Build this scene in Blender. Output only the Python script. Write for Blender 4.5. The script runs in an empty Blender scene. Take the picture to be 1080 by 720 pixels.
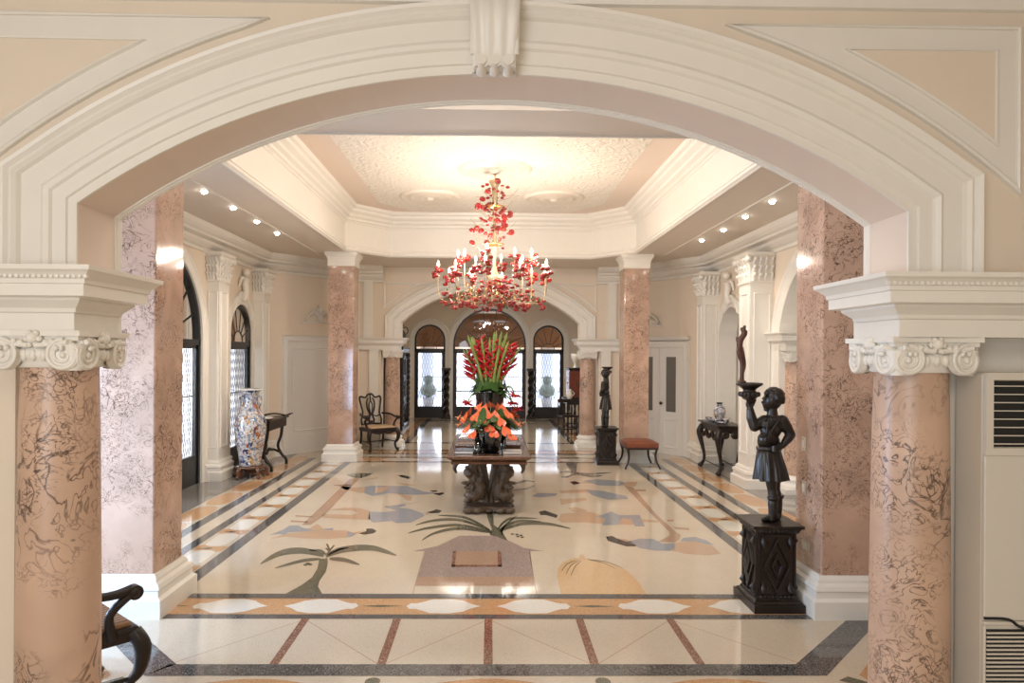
import bpy, bmesh, math, random
from mathutils import Vector, Matrix
C = bpy.context.scene
PI = math.pi
# ------------------------------------------------------------------ camera
CAM_H, FPX = 1.9, 720.0
YAW, ROLL = 0.0147, 0.0067
PPX, PPY = 527.6, 374.0
_right = Vector((math.cos(YAW), -math.sin(YAW), 0)); _fwd = Vector((math.sin(YAW), math.cos(YAW), 0)); _up = Vector((0, 0, 1))
CR = (_right*math.cos(ROLL) + _up*math.sin(ROLL)).normalized()
CU = (_up*math.cos(ROLL) - _right*math.sin(ROLL)).normalized()
CAM = Vector((0, 0, CAM_H))
cd = bpy.data.cameras.new('camera'); cam = bpy.data.objects.new('camera', cd); C.collection.objects.link(cam)
m = Matrix((CR, CU, -_fwd)).transposed().to_4x4(); m.translation = CAM
cam.matrix_world = m
cd.sensor_width = 36.0; cd.lens = 36.0*FPX/1080.0
cd.shift_x = (540-PPX)/1080.0; cd.shift_y = (PPY-360)/1080.0
cd.clip_start = 0.05; cd.clip_end = 300
C.camera = cam
def ray(px, py):
    return (_fwd*FPX + CR*(px-PPX) - CU*(py-PPY))
def onz(px, py, z=0.0):
    d = ray(px, py); t = (z-CAM_H)/d.z; return CAM + d*t
def ony(px, py, y):
    d = ray(px, py); return CAM + d*(y/d.y)
def onx(px, py, x):
    d = ray(px, py); return CAM + d*(x/d.x)
# ------------------------------------------------------------------ world, exposure, big lights
w = bpy.data.worlds.new('sky'); C.world = w; w.use_nodes = True
bg = w.node_tree.nodes['Background']; bg.inputs[0].default_value = (0.86, 0.91, 1.0, 1); bg.inputs[1].default_value = 5.0
C.view_settings.view_transform = 'Standard'; C.view_settings.look = 'None'
C.view_settings.exposure = 0.16; C.view_settings.gamma = 1.0; C.view_settings.use_curve_mapping = False
try:
    C.cycles.use_denoising = True; C.cycles.max_bounces = 7; C.cycles.diffuse_bounces = 4; C.cycles.glossy_bounces = 4
    C.cycles.transparent_max_bounces = 12; C.cycles.sample_clamp_indirect = 6.0; C.cycles.caustics_reflective = False; C.cycles.caustics_refractive = False
except Exception: pass
def area(name, loc, target, sx, sy, power, col=(1, .86, .7)):
    l = bpy.data.lights.new(name, 'AREA'); l.shape = 'RECTANGLE'; l.size = sx; l.size_y = sy; l.energy = power; l.color = col
    o = bpy.data.objects.new(name, l); C.collection.objects.link(o); o.location = loc
    o.rotation_euler = (Vector(target)-Vector(loc)).to_track_quat('-Z', 'Y').to_euler(); return o
WARM = (1, .91, .81); COOL = (.78, .88, 1)
area('near_room_ceiling_light', (0, -.6, 3.25), (0, .6, 0), 3.4, 1.6, 52, (1, .91, .78))
area('near_room_daylight', (-2.2, -2.6, 1.8), (.5, 3.0, 2.9), 2.6, 2.0, 108, (.86, .93, 1))
area('bay_fill_light', (0, 4.1, 3.86), (0, 4.3, 0), 2.6, .5, 24, WARM)  # unseen fill added to brighten the pier fronts, floor and statue
area('bay_window_daylight', (-4.05, 3.95, 1.15), (-2.2, 4.9, 1.0), 1.3, 1.7, 105, (.36,.62,1))
area('hall_fill_light', (0, 5.72, 4.2), (0, 11.5, 1.2), 1.6, .35, 70, WARM)  # added fill for the whole hall, out of view behind the front beam
area('coffer_fill_light', (0, 9.2, 3.2), (0, 9.2, 6), 3.2, 5.2, 10, (1, .93, .84))  # upward fill added to brighten the coffer; no cove lamps there
area('vestibule_fill_light', (0, 15.7, 3.55), (0, 16.2, 0), 3.0, 1.2, 70, (1, .92, .82))  # added fill for the vestibule, kept out of sight above the arch crown
area('door_daylight', (-5.3, 8.7, 1.4), (0, 8.9, .8), 1.6, 1.6, 150, COOL)

# ------------------------------------------------------------------ mesh builder
class MB:
    def __init__(s): s.v = []; s.f = []; s.mi = []; s.mats = []; s.sm = []
    def mat(s, m):
        if m not in s.mats: s.mats.append(m)
        return s.mats.index(m)
    def add(s, vs, fs, m=None, smooth=False):
        b = len(s.v); s.v += [tuple(v) for v in vs]; k = s.mat(m) if m else 0
        for f in fs: s.f.append([b+i for i in f]); s.mi.append(k); s.sm.append(smooth)
    def box(s, a, b, m=None):
        x0, y0, z0 = a; x1, y1, z1 = b
        s.add([(x0,y0,z0),(x1,y0,z0),(x1,y1,z0),(x0,y1,z0),(x0,y0,z1),(x1,y0,z1),(x1,y1,z1),(x0,y1,z1)],
              [(0,3,2,1),(4,5,6,7),(0,1,5,4),(1,2,6,5),(2,3,7,6),(3,0,4,7)], m)
    def obox(s, mp, a, b, m=None):
        x0, y0, z0 = a; x1, y1, z1 = b
        s.add([mp(*p) for p in [(x0,y0,z0),(x1,y0,z0),(x1,y1,z0),(x0,y1,z0),(x0,y0,z1),(x1,y0,z1),(x1,y1,z1),(x0,y1,z1)]],
              [(0,3,2,1),(4,5,6,7),(0,1,5,4),(1,2,6,5),(2,3,7,6),(3,0,4,7)], m)
    def prism(s, poly, mp, t0, t1, m=None):            # poly 2-D (a,b) extruded along third
        n = len(poly); vs = [mp(a, b, t0) for a, b in poly] + [mp(a, b, t1) for a, b in poly]
        s.add(vs, [tuple(range(n))[::-1], tuple(range(n, 2*n))] + [(i, (i+1) % n, n+(i+1) % n, n+i) for i in range(n)], m)
    def lathe(s, prof, c=(0,0,0), seg=28, m=None, sx=1, sy=1, smooth=True, caps=True, wob=None):
        vs = []; fs = []
        for (r, z) in prof:
            for k in range(seg):
                a = 2*PI*k/seg; rr = r*(wob(a, z) if wob else 1)
                vs.append((c[0]+rr*math.cos(a)*sx, c[1]+rr*math.sin(a)*sy, c[2]+z))
        for i in range(len(prof)-1):
            for k in range(seg):
                k2 = (k+1) % seg
                fs.append((i*seg+k, i*seg+k2, (i+1)*seg+k2, (i+1)*seg+k))
        s.add(vs, fs, m, smooth)
        if caps:
            n = (len(prof)-1)*seg
            s.add(vs[:seg][::-1], [tuple(range(seg))], m); s.add(vs[n:n+seg], [tuple(range(seg))], m)
    def tube(s, pts, rad, seg=8, m=None, flat=1.0, caps=True, smooth=True, rot=0, upv=(0,0,1)):
        pts = [Vector(p) for p in pts]; n = len(pts)
        if not hasattr(rad, '__len__'): rad = [rad]*n
        vs = []; fs = []; prev = None
        for i, p in enumerate(pts):
            t = (pts[min(i+1, n-1)]-pts[max(i-1, 0)])
            if t.length < 1e-9: t = Vector((0, 0, 1))
            t.normalize()
            if prev is None:
                u = Vector(upv)
                if abs(t.dot(u)) > .95: u = Vector((0, 1, 0)) if abs(t.y) < .9 else Vector((1, 0, 0))
                a = t.cross(u).normalized()
            else:
                a = prev - t*prev.dot(t)
                a = a.normalized() if a.length > 1e-6 else t.orthogonal().normalized()
            prev = a; b = t.cross(a)
            for k in range(seg):
                th = 2*PI*k/seg+rot
                vs.append(p + (a*math.cos(th)+b*math.sin(th)*flat)*rad[i])
        for i in range(n-1):
            for k in range(seg):
                k2 = (k+1) % seg; fs.append((i*seg+k, i*seg+k2, (i+1)*seg+k2, (i+1)*seg+k))
        s.add(vs, fs, m, smooth)
        if caps:
            s.add(vs[:seg][::-1], [tuple(range(seg))], m); s.add(vs[-seg:], [tuple(range(seg))], m)
    def ball(s, c, r, m=None, seg=12, rings=8, sc=(1,1,1), mtx=None):
        vs = []; fs = []
        for i in range(rings+1):
            ph = PI*i/rings
            for k in range(seg):
                th = 2*PI*k/seg
                p = Vector((math.sin(ph)*math.cos(th)*sc[0]*r, math.sin(ph)*math.sin(th)*sc[1]*r, math.cos(ph)*sc[2]*r))
                if mtx: p = mtx @ p
                vs.append(Vector(c)+p)
        for i in range(rings):
            for k in range(seg):
                k2 = (k+1) % seg; fs.append((i*seg+k, (i+1)*seg+k, (i+1)*seg+k2, i*seg+k2))
        s.add(vs, fs, m, True)
    def sweep(s, path, prof, mp, side=1, closed=False, m=None, smooth=False, cap=True):
        n = len(path); P = [Vector(p) for p in path]; N = []
        for i in range(n):
            def nrm(a, b):
                d = (b-a).normalized(); return Vector((-d.y, d.x))*side
            if closed or 0 < i < n-1:
                n1 = nrm(P[i-1], P[i]); n2 = nrm(P[i], P[(i+1) % n])
                h = (n1+n2); d = max(.25, 1+n1.dot(n2)); N.append(h/d)
            elif i == 0: N.append(nrm(P[0], P[1]))
            else: N.append(nrm(P[-2], P[-1]))
        k = len(prof); vs = []
        for i in range(n):
            for (o, q) in prof:
                a = P[i]+N[i]*o; vs.append(mp(a.x, a.y, q))
        fs = []
        for i in range(n if closed else n-1):
            j = (i+1) % n
            for e in range(k-1): fs.append((i*k+e, j*k+e, j*k+e+1, i*k+e+1))
        s.add(vs, fs, m, smooth)
        if cap and not closed:
            s.add(vs[:k], [tuple(range(k))], m); s.add(vs[-k:], [tuple(range(k))], m)
    def build(s, name, m=None, parent=None, loc=None, angle=None, bevel=0):
        me = bpy.data.meshes.new(name); me.from_pydata(s.v, [], s.f)
        mats = [m] if m else s.mats
        for q in mats: me.materials.append(q)
        for p, k, sm in zip(me.polygons, s.mi, s.sm):
            p.material_index = 0 if m else k; p.use_smooth = sm
        bm = bmesh.new(); bm.from_mesh(me); bmesh.ops.recalc_face_normals(bm, faces=bm.faces); bm.to_mesh(me); bm.free()
        o = bpy.data.objects.new(name, me); C.collection.objects.link(o)
        if parent: o.parent = parent
        if loc: o.location = loc
        if bevel:
            b = o.modifiers.new('bevel', 'BEVEL'); b.width = bevel; b.segments = 2; b.limit_method = 'ANGLE'; b.angle_limit = .7
        return o
idm = lambda a, b, c: (a, b, c)
xz = lambda a, b, c: (a, c, b)
yz = lambda a, b, c: (c, a, b)
def tag(o, label, cat, group=None):
    o['label'] = label; o['category'] = cat
    if group: o['group'] = group
    return o
def struct(o): o['kind'] = 'structure'; return o
def thing(name, label, cat, loc=(0,0,0), rz=0, group=None):
    o = bpy.data.objects.new(name, None); C.collection.objects.link(o); o.empty_display_size = .1
    o.location = loc; o.rotation_euler = (0, 0, rz); return tag(o, label, cat, group)
def sempty(name, loc=(0,0,0), rz=0):
    o = bpy.data.objects.new(name, None); C.collection.objects.link(o); o.empty_display_size = .1
    o.location = loc; o.rotation_euler = (0, 0, rz); return struct(o)
def dup(root, loc, rz=None, label=None, group=None):
    r = root.copy(); C.collection.objects.link(r); r.location = loc
    if rz is not None: r.rotation_euler = (0, 0, rz)
    if label: r['label'] = label
    if group: r['group'] = group
    for ch in list(root.children):
        c = ch.copy(); C.collection.objects.link(c); c.parent = r
        for g in list(ch.children):
            d = g.copy(); C.collection.objects.link(d); d.parent = c
    return r
def smooth_path(pts, n=6):
    P = [Vector(p) for p in pts]; out = []
    for i in range(len(P)-1):
        p0 = P[max(i-1, 0)]; p1 = P[i]; p2 = P[i+1]; p3 = P[min(i+2, len(P)-1)]
        for k in range(n):
            t = k/n
            out.append(.5*((2*p1)+(p2-p0)*t+(2*p0-5*p1+4*p2-p3)*t*t+(3*p1-p0-3*p2+p3)*t**3))
    out.append(P[-1]); return out
def lerp_list(v, n):
    out = []
    for i in range(n):
        t = i/(n-1)*(len(v)-1); k = min(int(t), len(v)-2); out.append(v[k]+(v[k+1]-v[k])*(t-k))
    return out
def stube(mb, pts, rads, seg=8, n=6, m=None, flat=1.0):
    p = smooth_path(pts, n); mb.tube(p, lerp_list(rads, len(p)) if hasattr(rads, '__len__') else rads, seg, m, flat)
def blob(name, prims, voxel, mat, parent, smooth=3, loc=None):
    mb = MB()
    for q in prims:
        if q[0] == 'c':
            _, a, b, ra, rb = q; mb.tube([a, b], [ra, rb], 12); mb.ball(a, ra); mb.ball(b, rb)
        elif q[0] == 'e':
            _, c, r, sc = q[:4]; mb.ball(c, r, seg=16, rings=12, sc=sc, mtx=q[4] if len(q) > 4 else None)
        elif q[0] == 'l': mb.lathe(q[1], q[2], seg=32, sx=q[3], sy=q[4])
        elif q[0] == 't': stube(mb, q[1], q[2], 10)
    o = mb.build(name+'_src', mat)
    r = o.modifiers.new('r', 'REMESH'); r.mode = 'VOXEL'; r.voxel_size = voxel; r.use_smooth_shade = True
    s_ = o.modifiers.new('s', 'SMOOTH'); s_.iterations = smooth; s_.factor = .5
    dg = bpy.context.evaluated_depsgraph_get(); dg.update()
    me = bpy.data.meshes.new_from_object(o.evaluated_get(dg)); me.name = name
    if not me.materials: me.materials.append(mat)
    bpy.data.objects.remove(o)
    ob = bpy.data.objects.new(name, me); C.collection.objects.link(ob)
    if parent: ob.parent = parent
    if loc: ob.location = loc
    return ob

# ------------------------------------------------------------------ materials
def newmat(name):
    m = bpy.data.materials.new(name); m.use_nodes = True; nt = m.node_tree; b = nt.nodes['Principled BSDF']; return m, nt, b
def N(nt, t, **kw):
    n = nt.nodes.new(t)
    for k, v in kw.items():
        if k in n.inputs: n.inputs[k].default_value = v
        else: setattr(n, k, v)
    return n
def basic(name, col, rough=.5, metal=0, spec=.5, noise=0, nscale=8, bump=0, bscale=60, coat=0):
    m, nt, b = newmat(name)
    b.inputs['Base Color'].default_value = (*col, 1); b.inputs['Roughness'].default_value = rough
    b.inputs['Metallic'].default_value = metal; b.inputs['Specular IOR Level'].default_value = spec; b.inputs['Coat Weight'].default_value = coat
    tc = N(nt, 'ShaderNodeTexCoord')
    nz = N(nt, 'ShaderNodeTexNoise', Scale=nscale, Detail=4.0); nt.links.new(tc.outputs['Object'], nz.inputs['Vector'])
    mx = N(nt, 'ShaderNodeMixRGB', blend_type='MIX'); mx.inputs[1].default_value = (*[c*(1-noise) for c in col], 1); mx.inputs[2].default_value = (*[min(1, c*(1+noise)) for c in col], 1)
    nt.links.new(nz.outputs['Fac'], mx.inputs[0]); nt.links.new(mx.outputs[0], b.inputs['Base Color'])
    if bump:
        n2 = N(nt, 'ShaderNodeTexNoise', Scale=bscale, Detail=3.0); nt.links.new(tc.outputs['Object'], n2.inputs['Vector'])
        bp = N(nt, 'ShaderNodeBump', Strength=bump, Distance=.01); nt.links.new(n2.outputs['Fac'], bp.inputs['Height']); nt.links.new(bp.outputs[0], b.inputs['Normal'])
    return m
def terrazzo(name, col, chip, amount=.5, rough=.06, scale=190):
    m, nt, b = newmat(name); tc = N(nt, 'ShaderNodeTexCoord')
    v = N(nt, 'ShaderNodeTexVoronoi', Scale=float(scale)); nt.links.new(tc.outputs['Object'], v.inputs['Vector'])
    sp = N(nt, 'ShaderNodeSeparateColor'); nt.links.new(v.outputs['Color'], sp.inputs[0])
    rp = N(nt, 'ShaderNodeValToRGB'); rp.color_ramp.elements[0].position = amount-.06; rp.color_ramp.elements[1].position = amount+.06
    rp.color_ramp.elements[0].color = (*chip, 1); rp.color_ramp.elements[1].color = (*col, 1)
    nt.links.new(sp.outputs[0], rp.inputs[0])
    nz = N(nt, 'ShaderNodeTexNoise', Scale=1.3, Detail=5.0); nt.links.new(tc.outputs['Object'], nz.inputs['Vector'])
    mr = N(nt, 'ShaderNodeMapRange'); mr.inputs[3].default_value = .86; mr.inputs[4].default_value = 1.12; nt.links.new(nz.outputs['Fac'], mr.inputs[0])
    mm = N(nt, 'ShaderNodeMixRGB', blend_type='MULTIPLY'); mm.inputs[0].default_value = 1; nt.links.new(rp.outputs[0], mm.inputs[1]); nt.links.new(mr.outputs[0], mm.inputs[2])
    nt.links.new(mm.outputs[0], b.inputs['Base Color'])
    b.inputs['Roughness'].default_value = rough; b.inputs['IOR'].default_value = 1.7
    nr = N(nt, 'ShaderNodeMapRange'); nr.inputs[3].default_value = rough*.7; nr.inputs[4].default_value = rough*1.7; nt.links.new(nz.outputs['Fac'], nr.inputs[0]); nt.links.new(nr.outputs[0], b.inputs['Roughness'])
    return m
def marble(name, col, dark, scale=1.0, vein=.02, rough=.22):
    m, nt, b = newmat(name); tc = N(nt, 'ShaderNodeTexCoord')
    base = N(nt, 'ShaderNodeTexNoise', Scale=2.2*scale, Detail=6.0, Distortion=.6); nt.links.new(tc.outputs['Object'], base.inputs['Vector'])
    r0 = N(nt, 'ShaderNodeValToRGB'); r0.color_ramp.elements[0].color = (*[c*.82 for c in col], 1); r0.color_ramp.elements[1].color = (*[min(1, c*1.16) for c in col], 1)
    r0.color_ramp.elements[0].position = .3; r0.color_ramp.elements[1].position = .72; nt.links.new(base.outputs['Fac'], r0.inputs[0])
    prev = r0.outputs[0]
    for k, (sc, dist, thr, off) in enumerate([(5.0, 2.2, vein, 0), (11.0, 2.8, vein*1.35, 13)]):
        mp = N(nt, 'ShaderNodeMapping'); mp.inputs['Location'].default_value = (off, off*.7, off*1.3); nt.links.new(tc.outputs['Object'], mp.inputs[0])
        n1 = N(nt, 'ShaderNodeTexNoise', Scale=sc*scale, Detail=2.5, Distortion=dist); nt.links.new(mp.outputs[0], n1.inputs['Vector'])
        a = N(nt, 'ShaderNodeMath', operation='SUBTRACT'); a.inputs[1].default_value = .5; nt.links.new(n1.outputs['Fac'], a.inputs[0])
        ab = N(nt, 'ShaderNodeMath', operation='ABSOLUTE'); nt.links.new(a.outputs[0], ab.inputs[0])
        mr = N(nt, 'ShaderNodeMapRange'); mr.inputs[1].default_value = 0; mr.inputs[2].default_value = thr; mr.inputs[3].default_value = 1; mr.inputs[4].default_value = 0; nt.links.new(ab.outputs[0], mr.inputs[0])
        nm = N(nt, 'ShaderNodeTexNoise', Scale=(1.7+k)*scale, Detail=2.0); nt.links.new(mp.outputs[0], nm.inputs['Vector'])
        mk = N(nt, 'ShaderNodeMapRange'); mk.inputs[1].default_value = .44; mk.inputs[2].default_value = .56; nt.links.new(nm.outputs['Fac'], mk.inputs[0])
        mu = N(nt, 'ShaderNodeMath', operation='MULTIPLY'); nt.links.new(mr.outputs[0], mu.inputs[0]); nt.links.new(mk.outputs[0], mu.inputs[1])
        mu2 = N(nt, 'ShaderNodeMath', operation='MULTIPLY'); mu2.inputs[1].default_value = .95; nt.links.new(mu.outputs[0], mu2.inputs[0])
        mx = N(nt, 'ShaderNodeMixRGB'); nt.links.new(mu2.outputs[0], mx.inputs[0]); nt.links.new(prev, mx.inputs[1]); mx.inputs[2].default_value = (*dark, 1); prev = mx.outputs[0]
    nt.links.new(prev, b.inputs['Base Color']); b.inputs['Roughness'].default_value = rough
    return m
M = {}
M['white'] = basic('white_plaster', (.80, .76, .69), .38, noise=.03, bump=.03, bscale=25)
M['beige'] = basic('beige_plaster', (.77, .665, .54), .55, noise=.03, bump=.04, bscale=25)
M['ceil'] = basic('pale_ceiling_paint', (.74, .645, .545), .6, noise=.03)
M['pinkband'] = basic('peach_ceiling_paint', (.76, .63, .53), .6, noise=.02)
M['pink'] = marble('pink_marble', (.57, .385, .28), (.06, .03, .02), 1.0, .03, .36)
M['pinkp'] = marble('pink_pier_marble', (.54, .365, .275), (.10, .05, .035), 1.3, .026, .085)
M['medal'] = basic('medallion_plaster', (.70, .62, .52), .5, noise=.05)
M['base_white'] = basic('white_base_paint', (.80, .77, .71), .3, noise=.02)
M['black'] = basic('black_iron', (.012, .012, .014), .35, noise=.2)
M['iron'] = basic('grey_wrought_iron', (.16, .15, .19), .5, noise=.1)
M['dwood'] = basic('dark_carved_wood', (.014, .008, .006), .33, noise=.35, nscale=14, bump=.3, bscale=45)
M['mwood'] = basic('brown_polished_wood', (.12, .05, .025), .22, noise=.4, nscale=10, bump=.1, bscale=40, coat=.4)
M['carve'] = basic('brown_gilded_carving', (.085, .055, .032), .36, noise=.7, nscale=24, bump=.9, bscale=48)
M['statue'] = basic('dark_bronze', (.012, .008, .006), .28, noise=.4, nscale=18, bump=.15, bscale=50)
M['leather'] = basic('brown_leather', (.19, .055, .025), .35, noise=.35, nscale=9, bump=.1)
M['wicker'] = basic('woven_cane', (.62, .42, .25), .6, noise=.25, nscale=60, bump=.4, bscale=120)
M['ac'] = basic('ivory_enamel', (.66, .61, .53), .35, noise=.02)
M['acdark'] = basic('black_grille', (.01, .01, .01), .6)
M['blackglass'] = basic('black_glazed_ceramic', (.008, .007, .007), .06, coat=.6)
M['gold'] = basic('aged_gold', (.75, .45, .18), .25, metal=.8, noise=.2)
M['crystal'] = basic('ivory_glass_arms', (.42, .33, .20), .2, metal=.3, noise=.1)
M['red'] = basic('red_glass_roses', (.26, .008, .005), .22, noise=.5, nscale=30, coat=.4)
M['hred'] = basic('red_heliconia_bracts', (.42, .004, .010), .4, noise=.35, nscale=30)
M['stem'] = basic('green_stems', (.20, .27, .06), .4, noise=.4, nscale=10)
M['leaf'] = basic('dark_green_leaves', (.03, .085, .015), .4, noise=.5, nscale=14)
M['coral'] = basic('coral_anthurium', (.85, .16, .07), .25, noise=.25, nscale=8)
M['spadix'] = basic('pale_spadix', (.85, .55, .25), .5)
M['paper'] = basic('paper', (.78, .76, .72), .5, noise=.1, nscale=12)
M['plate'] = basic('brushed_nickel_plate', (.62, .55, .45), .3, metal=.5)
M['drift'] = basic('reddish_brown_wood', (.08, .028, .016), .4, noise=.5, nscale=12, bump=.6, bscale=30)
M['green_bronze'] = basic('verdigris_bronze', (.03, .05, .05), .35, noise=.4)
M['porch'] = basic('brown_porch_paint', (.30, .18, .11), .7, noise=.1)
M['exterior'] = basic('pale_exterior_render', (.62, .64, .68), .8, noise=.05)
M['exterior2'] = basic('grey_exterior_stone', (.35, .38, .44), .8, noise=.1)
M['topiary'] = basic('clipped_topiary', (.16, .2, .19), .8, noise=.5, nscale=10, bump=.8, bscale=14)
M['greyglass'] = basic('frosted_grey_glass', (.17, .16, .14), .12, noise=.05)
M['doorwhite'] = basic('white_door_paint', (.80, .78, .74), .3, noise=.01)
M['redwood'] = basic('red_mahogany', (.14, .03, .018), .25, noise=.35, nscale=8, coat=.3)
def glass(name, tint=(1,1,1), gl=.12):
    m, nt, b = newmat(name); nt.nodes.remove(b); out = nt.nodes['Material Output']
    t = N(nt, 'ShaderNodeBsdfTransparent'); t.inputs[0].default_value = (*tint, 1)
    g = N(nt, 'ShaderNodeBsdfGlossy'); g.inputs['Roughness'].default_value = .02
    fr = N(nt, 'ShaderNodeFresnel', IOR=1.5); ad = N(nt, 'ShaderNodeMath', operation='ADD'); ad.inputs[1].default_value = gl; nt.links.new(fr.outputs[0], ad.inputs[0])
    mx = N(nt, 'ShaderNodeMixShader'); nt.links.new(ad.outputs[0], mx.inputs[0]); nt.links.new(t.outputs[0], mx.inputs[1]); nt.links.new(g.outputs[0], mx.inputs[2]); nt.links.new(mx.outputs[0], out.inputs[0])
    return m
M['glass'] = glass('clear_glass', gl=.02); M['fanglass'] = glass('amber_tinted_fanlight_glass', (.52, .37, .25), gl=.02)
M['tumbler'] = glass('clear_tumbler_glass', (.92, .95, .95), gl=.1)
def emit(name, col, s):
    m, nt, b = newmat(name); b.inputs['Emission Color'].default_value = (*col, 1); b.inputs['Emission Strength'].default_value = s; b.inputs['Base Color'].default_value = (*col, 1)
    return m
M['bulb'] = emit('glowing_bulb', (1, .82, .6), 14); M['downlight'] = emit('glowing_downlight', (1, .93, .82), 30)
m_, nt, b = newmat('striped_brown_upholstery'); tc = N(nt, 'ShaderNodeTexCoord'); wv = N(nt, 'ShaderNodeTexWave', Scale=9.0, Distortion=.4); nt.links.new(tc.outputs['Object'], wv.inputs['Vector'])
r_ = N(nt, 'ShaderNodeValToRGB'); r_.color_ramp.elements[0].color = (.10, .045, .02, 1); r_.color_ramp.elements[1].color = (.36, .20, .10, 1); nt.links.new(wv.outputs['Fac'], r_.inputs[0]); nt.links.new(r_.outputs[0], b.inputs['Base Color']); b.inputs['Roughness'].default_value = .6
M['stripe'] = m_
# textured plaster of the ceiling panel
def textured(name, col):
    m, nt, b = newmat(name); tc = N(nt, 'ShaderNodeTexCoord'); v = N(nt, 'ShaderNodeTexVoronoi', Scale=16.0); v.feature = 'SMOOTH_F1'
    nz = N(nt, 'ShaderNodeTexNoise', Scale=6.0); nt.links.new(tc.outputs['Object'], nz.inputs['Vector'])
    ad = N(nt, 'ShaderNodeMixRGB', blend_type='ADD'); ad.inputs[0].default_value = .25; nt.links.new(tc.outputs['Object'], ad.inputs[1]); nt.links.new(nz.outputs['Color'], ad.inputs[2])
    nt.links.new(ad.outputs[0], v.inputs['Vector'])
    bp = N(nt, 'ShaderNodeBump', Strength=.9, Distance=.03); nt.links.new(v.outputs['Distance'], bp.inputs['Height']); nt.links.new(bp.outputs[0], b.inputs['Normal'])
    b.inputs['Base Color'].default_value = (*col, 1); b.inputs['Roughness'].default_value = .5; return m
M['tex'] = textured('embossed_ceiling_plaster', (.80, .73, .63))
def porcelain(name):
    m, nt, b = newmat(name); tc = N(nt, 'ShaderNodeTexCoord'); v = N(nt, 'ShaderNodeTexVoronoi', Scale=19.0); nz = N(nt, 'ShaderNodeTexNoise', Scale=9.0, Detail=3.0, Distortion=1.5)
    ad = N(nt, 'ShaderNodeMixRGB', blend_type='ADD'); ad.inputs[0].default_value = .2; nt.links.new(tc.outputs['Object'], ad.inputs[1]); nt.links.new(nz.outputs['Color'], ad.inputs[2]); nt.links.new(tc.outputs['Object'], nz.inputs['Vector'])
    nt.links.new(ad.outputs[0], v.inputs['Vector']); sp = N(nt, 'ShaderNodeSeparateColor'); nt.links.new(v.outputs['Color'], sp.inputs[0])
    r = N(nt, 'ShaderNodeValToRGB'); cr = r.color_ramp; cr.interpolation = 'CONSTANT'
    cols = [(0, (.55, .53, .52)), (.42, (.22, .27, .38)), (.56, (.52, .48, .44)), (.70, (.42, .12, .05)), (.80, (.04, .06, .14)), (.88, (.52, .32, .12)), (.94, (.75, .72, .7))]
    for i, (p, c) in enumerate(cols):
        e = cr.elements[i] if i < 2 else cr.elements.new(p); e.position = p; e.color = (*c, 1)
    nt.links.new(sp.outputs[0], r.inputs[0])
    n3 = N(nt, 'ShaderNodeTexNoise', Scale=28.0, Detail=2.0); nt.links.new(tc.outputs['Object'], n3.inputs['Vector'])
    r3 = N(nt, 'ShaderNodeValToRGB'); r3.color_ramp.elements[0].position = .52; r3.color_ramp.elements[1].position = .56; r3.color_ramp.elements[0].color = (1, 1, 1, 1); r3.color_ramp.elements[1].color = (.35, .38, .5, 1); nt.links.new(n3.outputs['Fac'], r3.inputs[0])
    mm = N(nt, 'ShaderNodeMixRGB', blend_type='MULTIPLY'); mm.inputs[0].default_value = .8; nt.links.new(r.outputs[0], mm.inputs[1]); nt.links.new(r3.outputs[0], mm.inputs[2])
    nt.links.new(mm.outputs[0], b.inputs['Base Color']); b.inputs['Roughness'].default_value = .1; b.inputs['Coat Weight'].default_value = .5
    return m
M['porcelain'] = porcelain('painted_porcelain')
T = dict(cream=terrazzo('terrazzo_cream', (.60, .52, .41), (.50, .42, .32), .10, .055),
  dark=terrazzo('terrazzo_dark_grey', (.062, .06, .06), (.21, .205, .20), .25),
  orange=terrazzo('terrazzo_orange', (.56, .335, .17), (.40, .21, .10), .22),
  red=terrazzo('terrazzo_red_brown', (.20, .085, .055), (.42, .28, .22), .25),
  brown=terrazzo('terrazzo_tan', (.44, .30, .21), (.34, .22, .15), .25),
  mauve=terrazzo('terrazzo_mauve', (.30, .225, .20), (.42, .36, .32), .35),
  blue=terrazzo('terrazzo_blue_grey', (.27, .285, .32), (.36, .37, .39), .3),
  green=terrazzo('terrazzo_dark_green', (.10, .10, .068), (.20, .185, .13), .3),
  white=terrazzo('terrazzo_white', (.72, .69, .62), (.62, .6, .54), .1),
  skin=terrazzo('terrazzo_pink_tan', (.53, .37, .25), (.45, .30, .20), .25),
  gold=terrazzo('terrazzo_ochre', (.62, .43, .24), (.52, .34, .18), .2),
  grey=terrazzo('terrazzo_grey', (.20, .18, .16), (.30, .28, .26), .3),
  black=terrazzo('terrazzo_black', (.02, .018, .016), (.06, .05, .04), .2))

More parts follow.
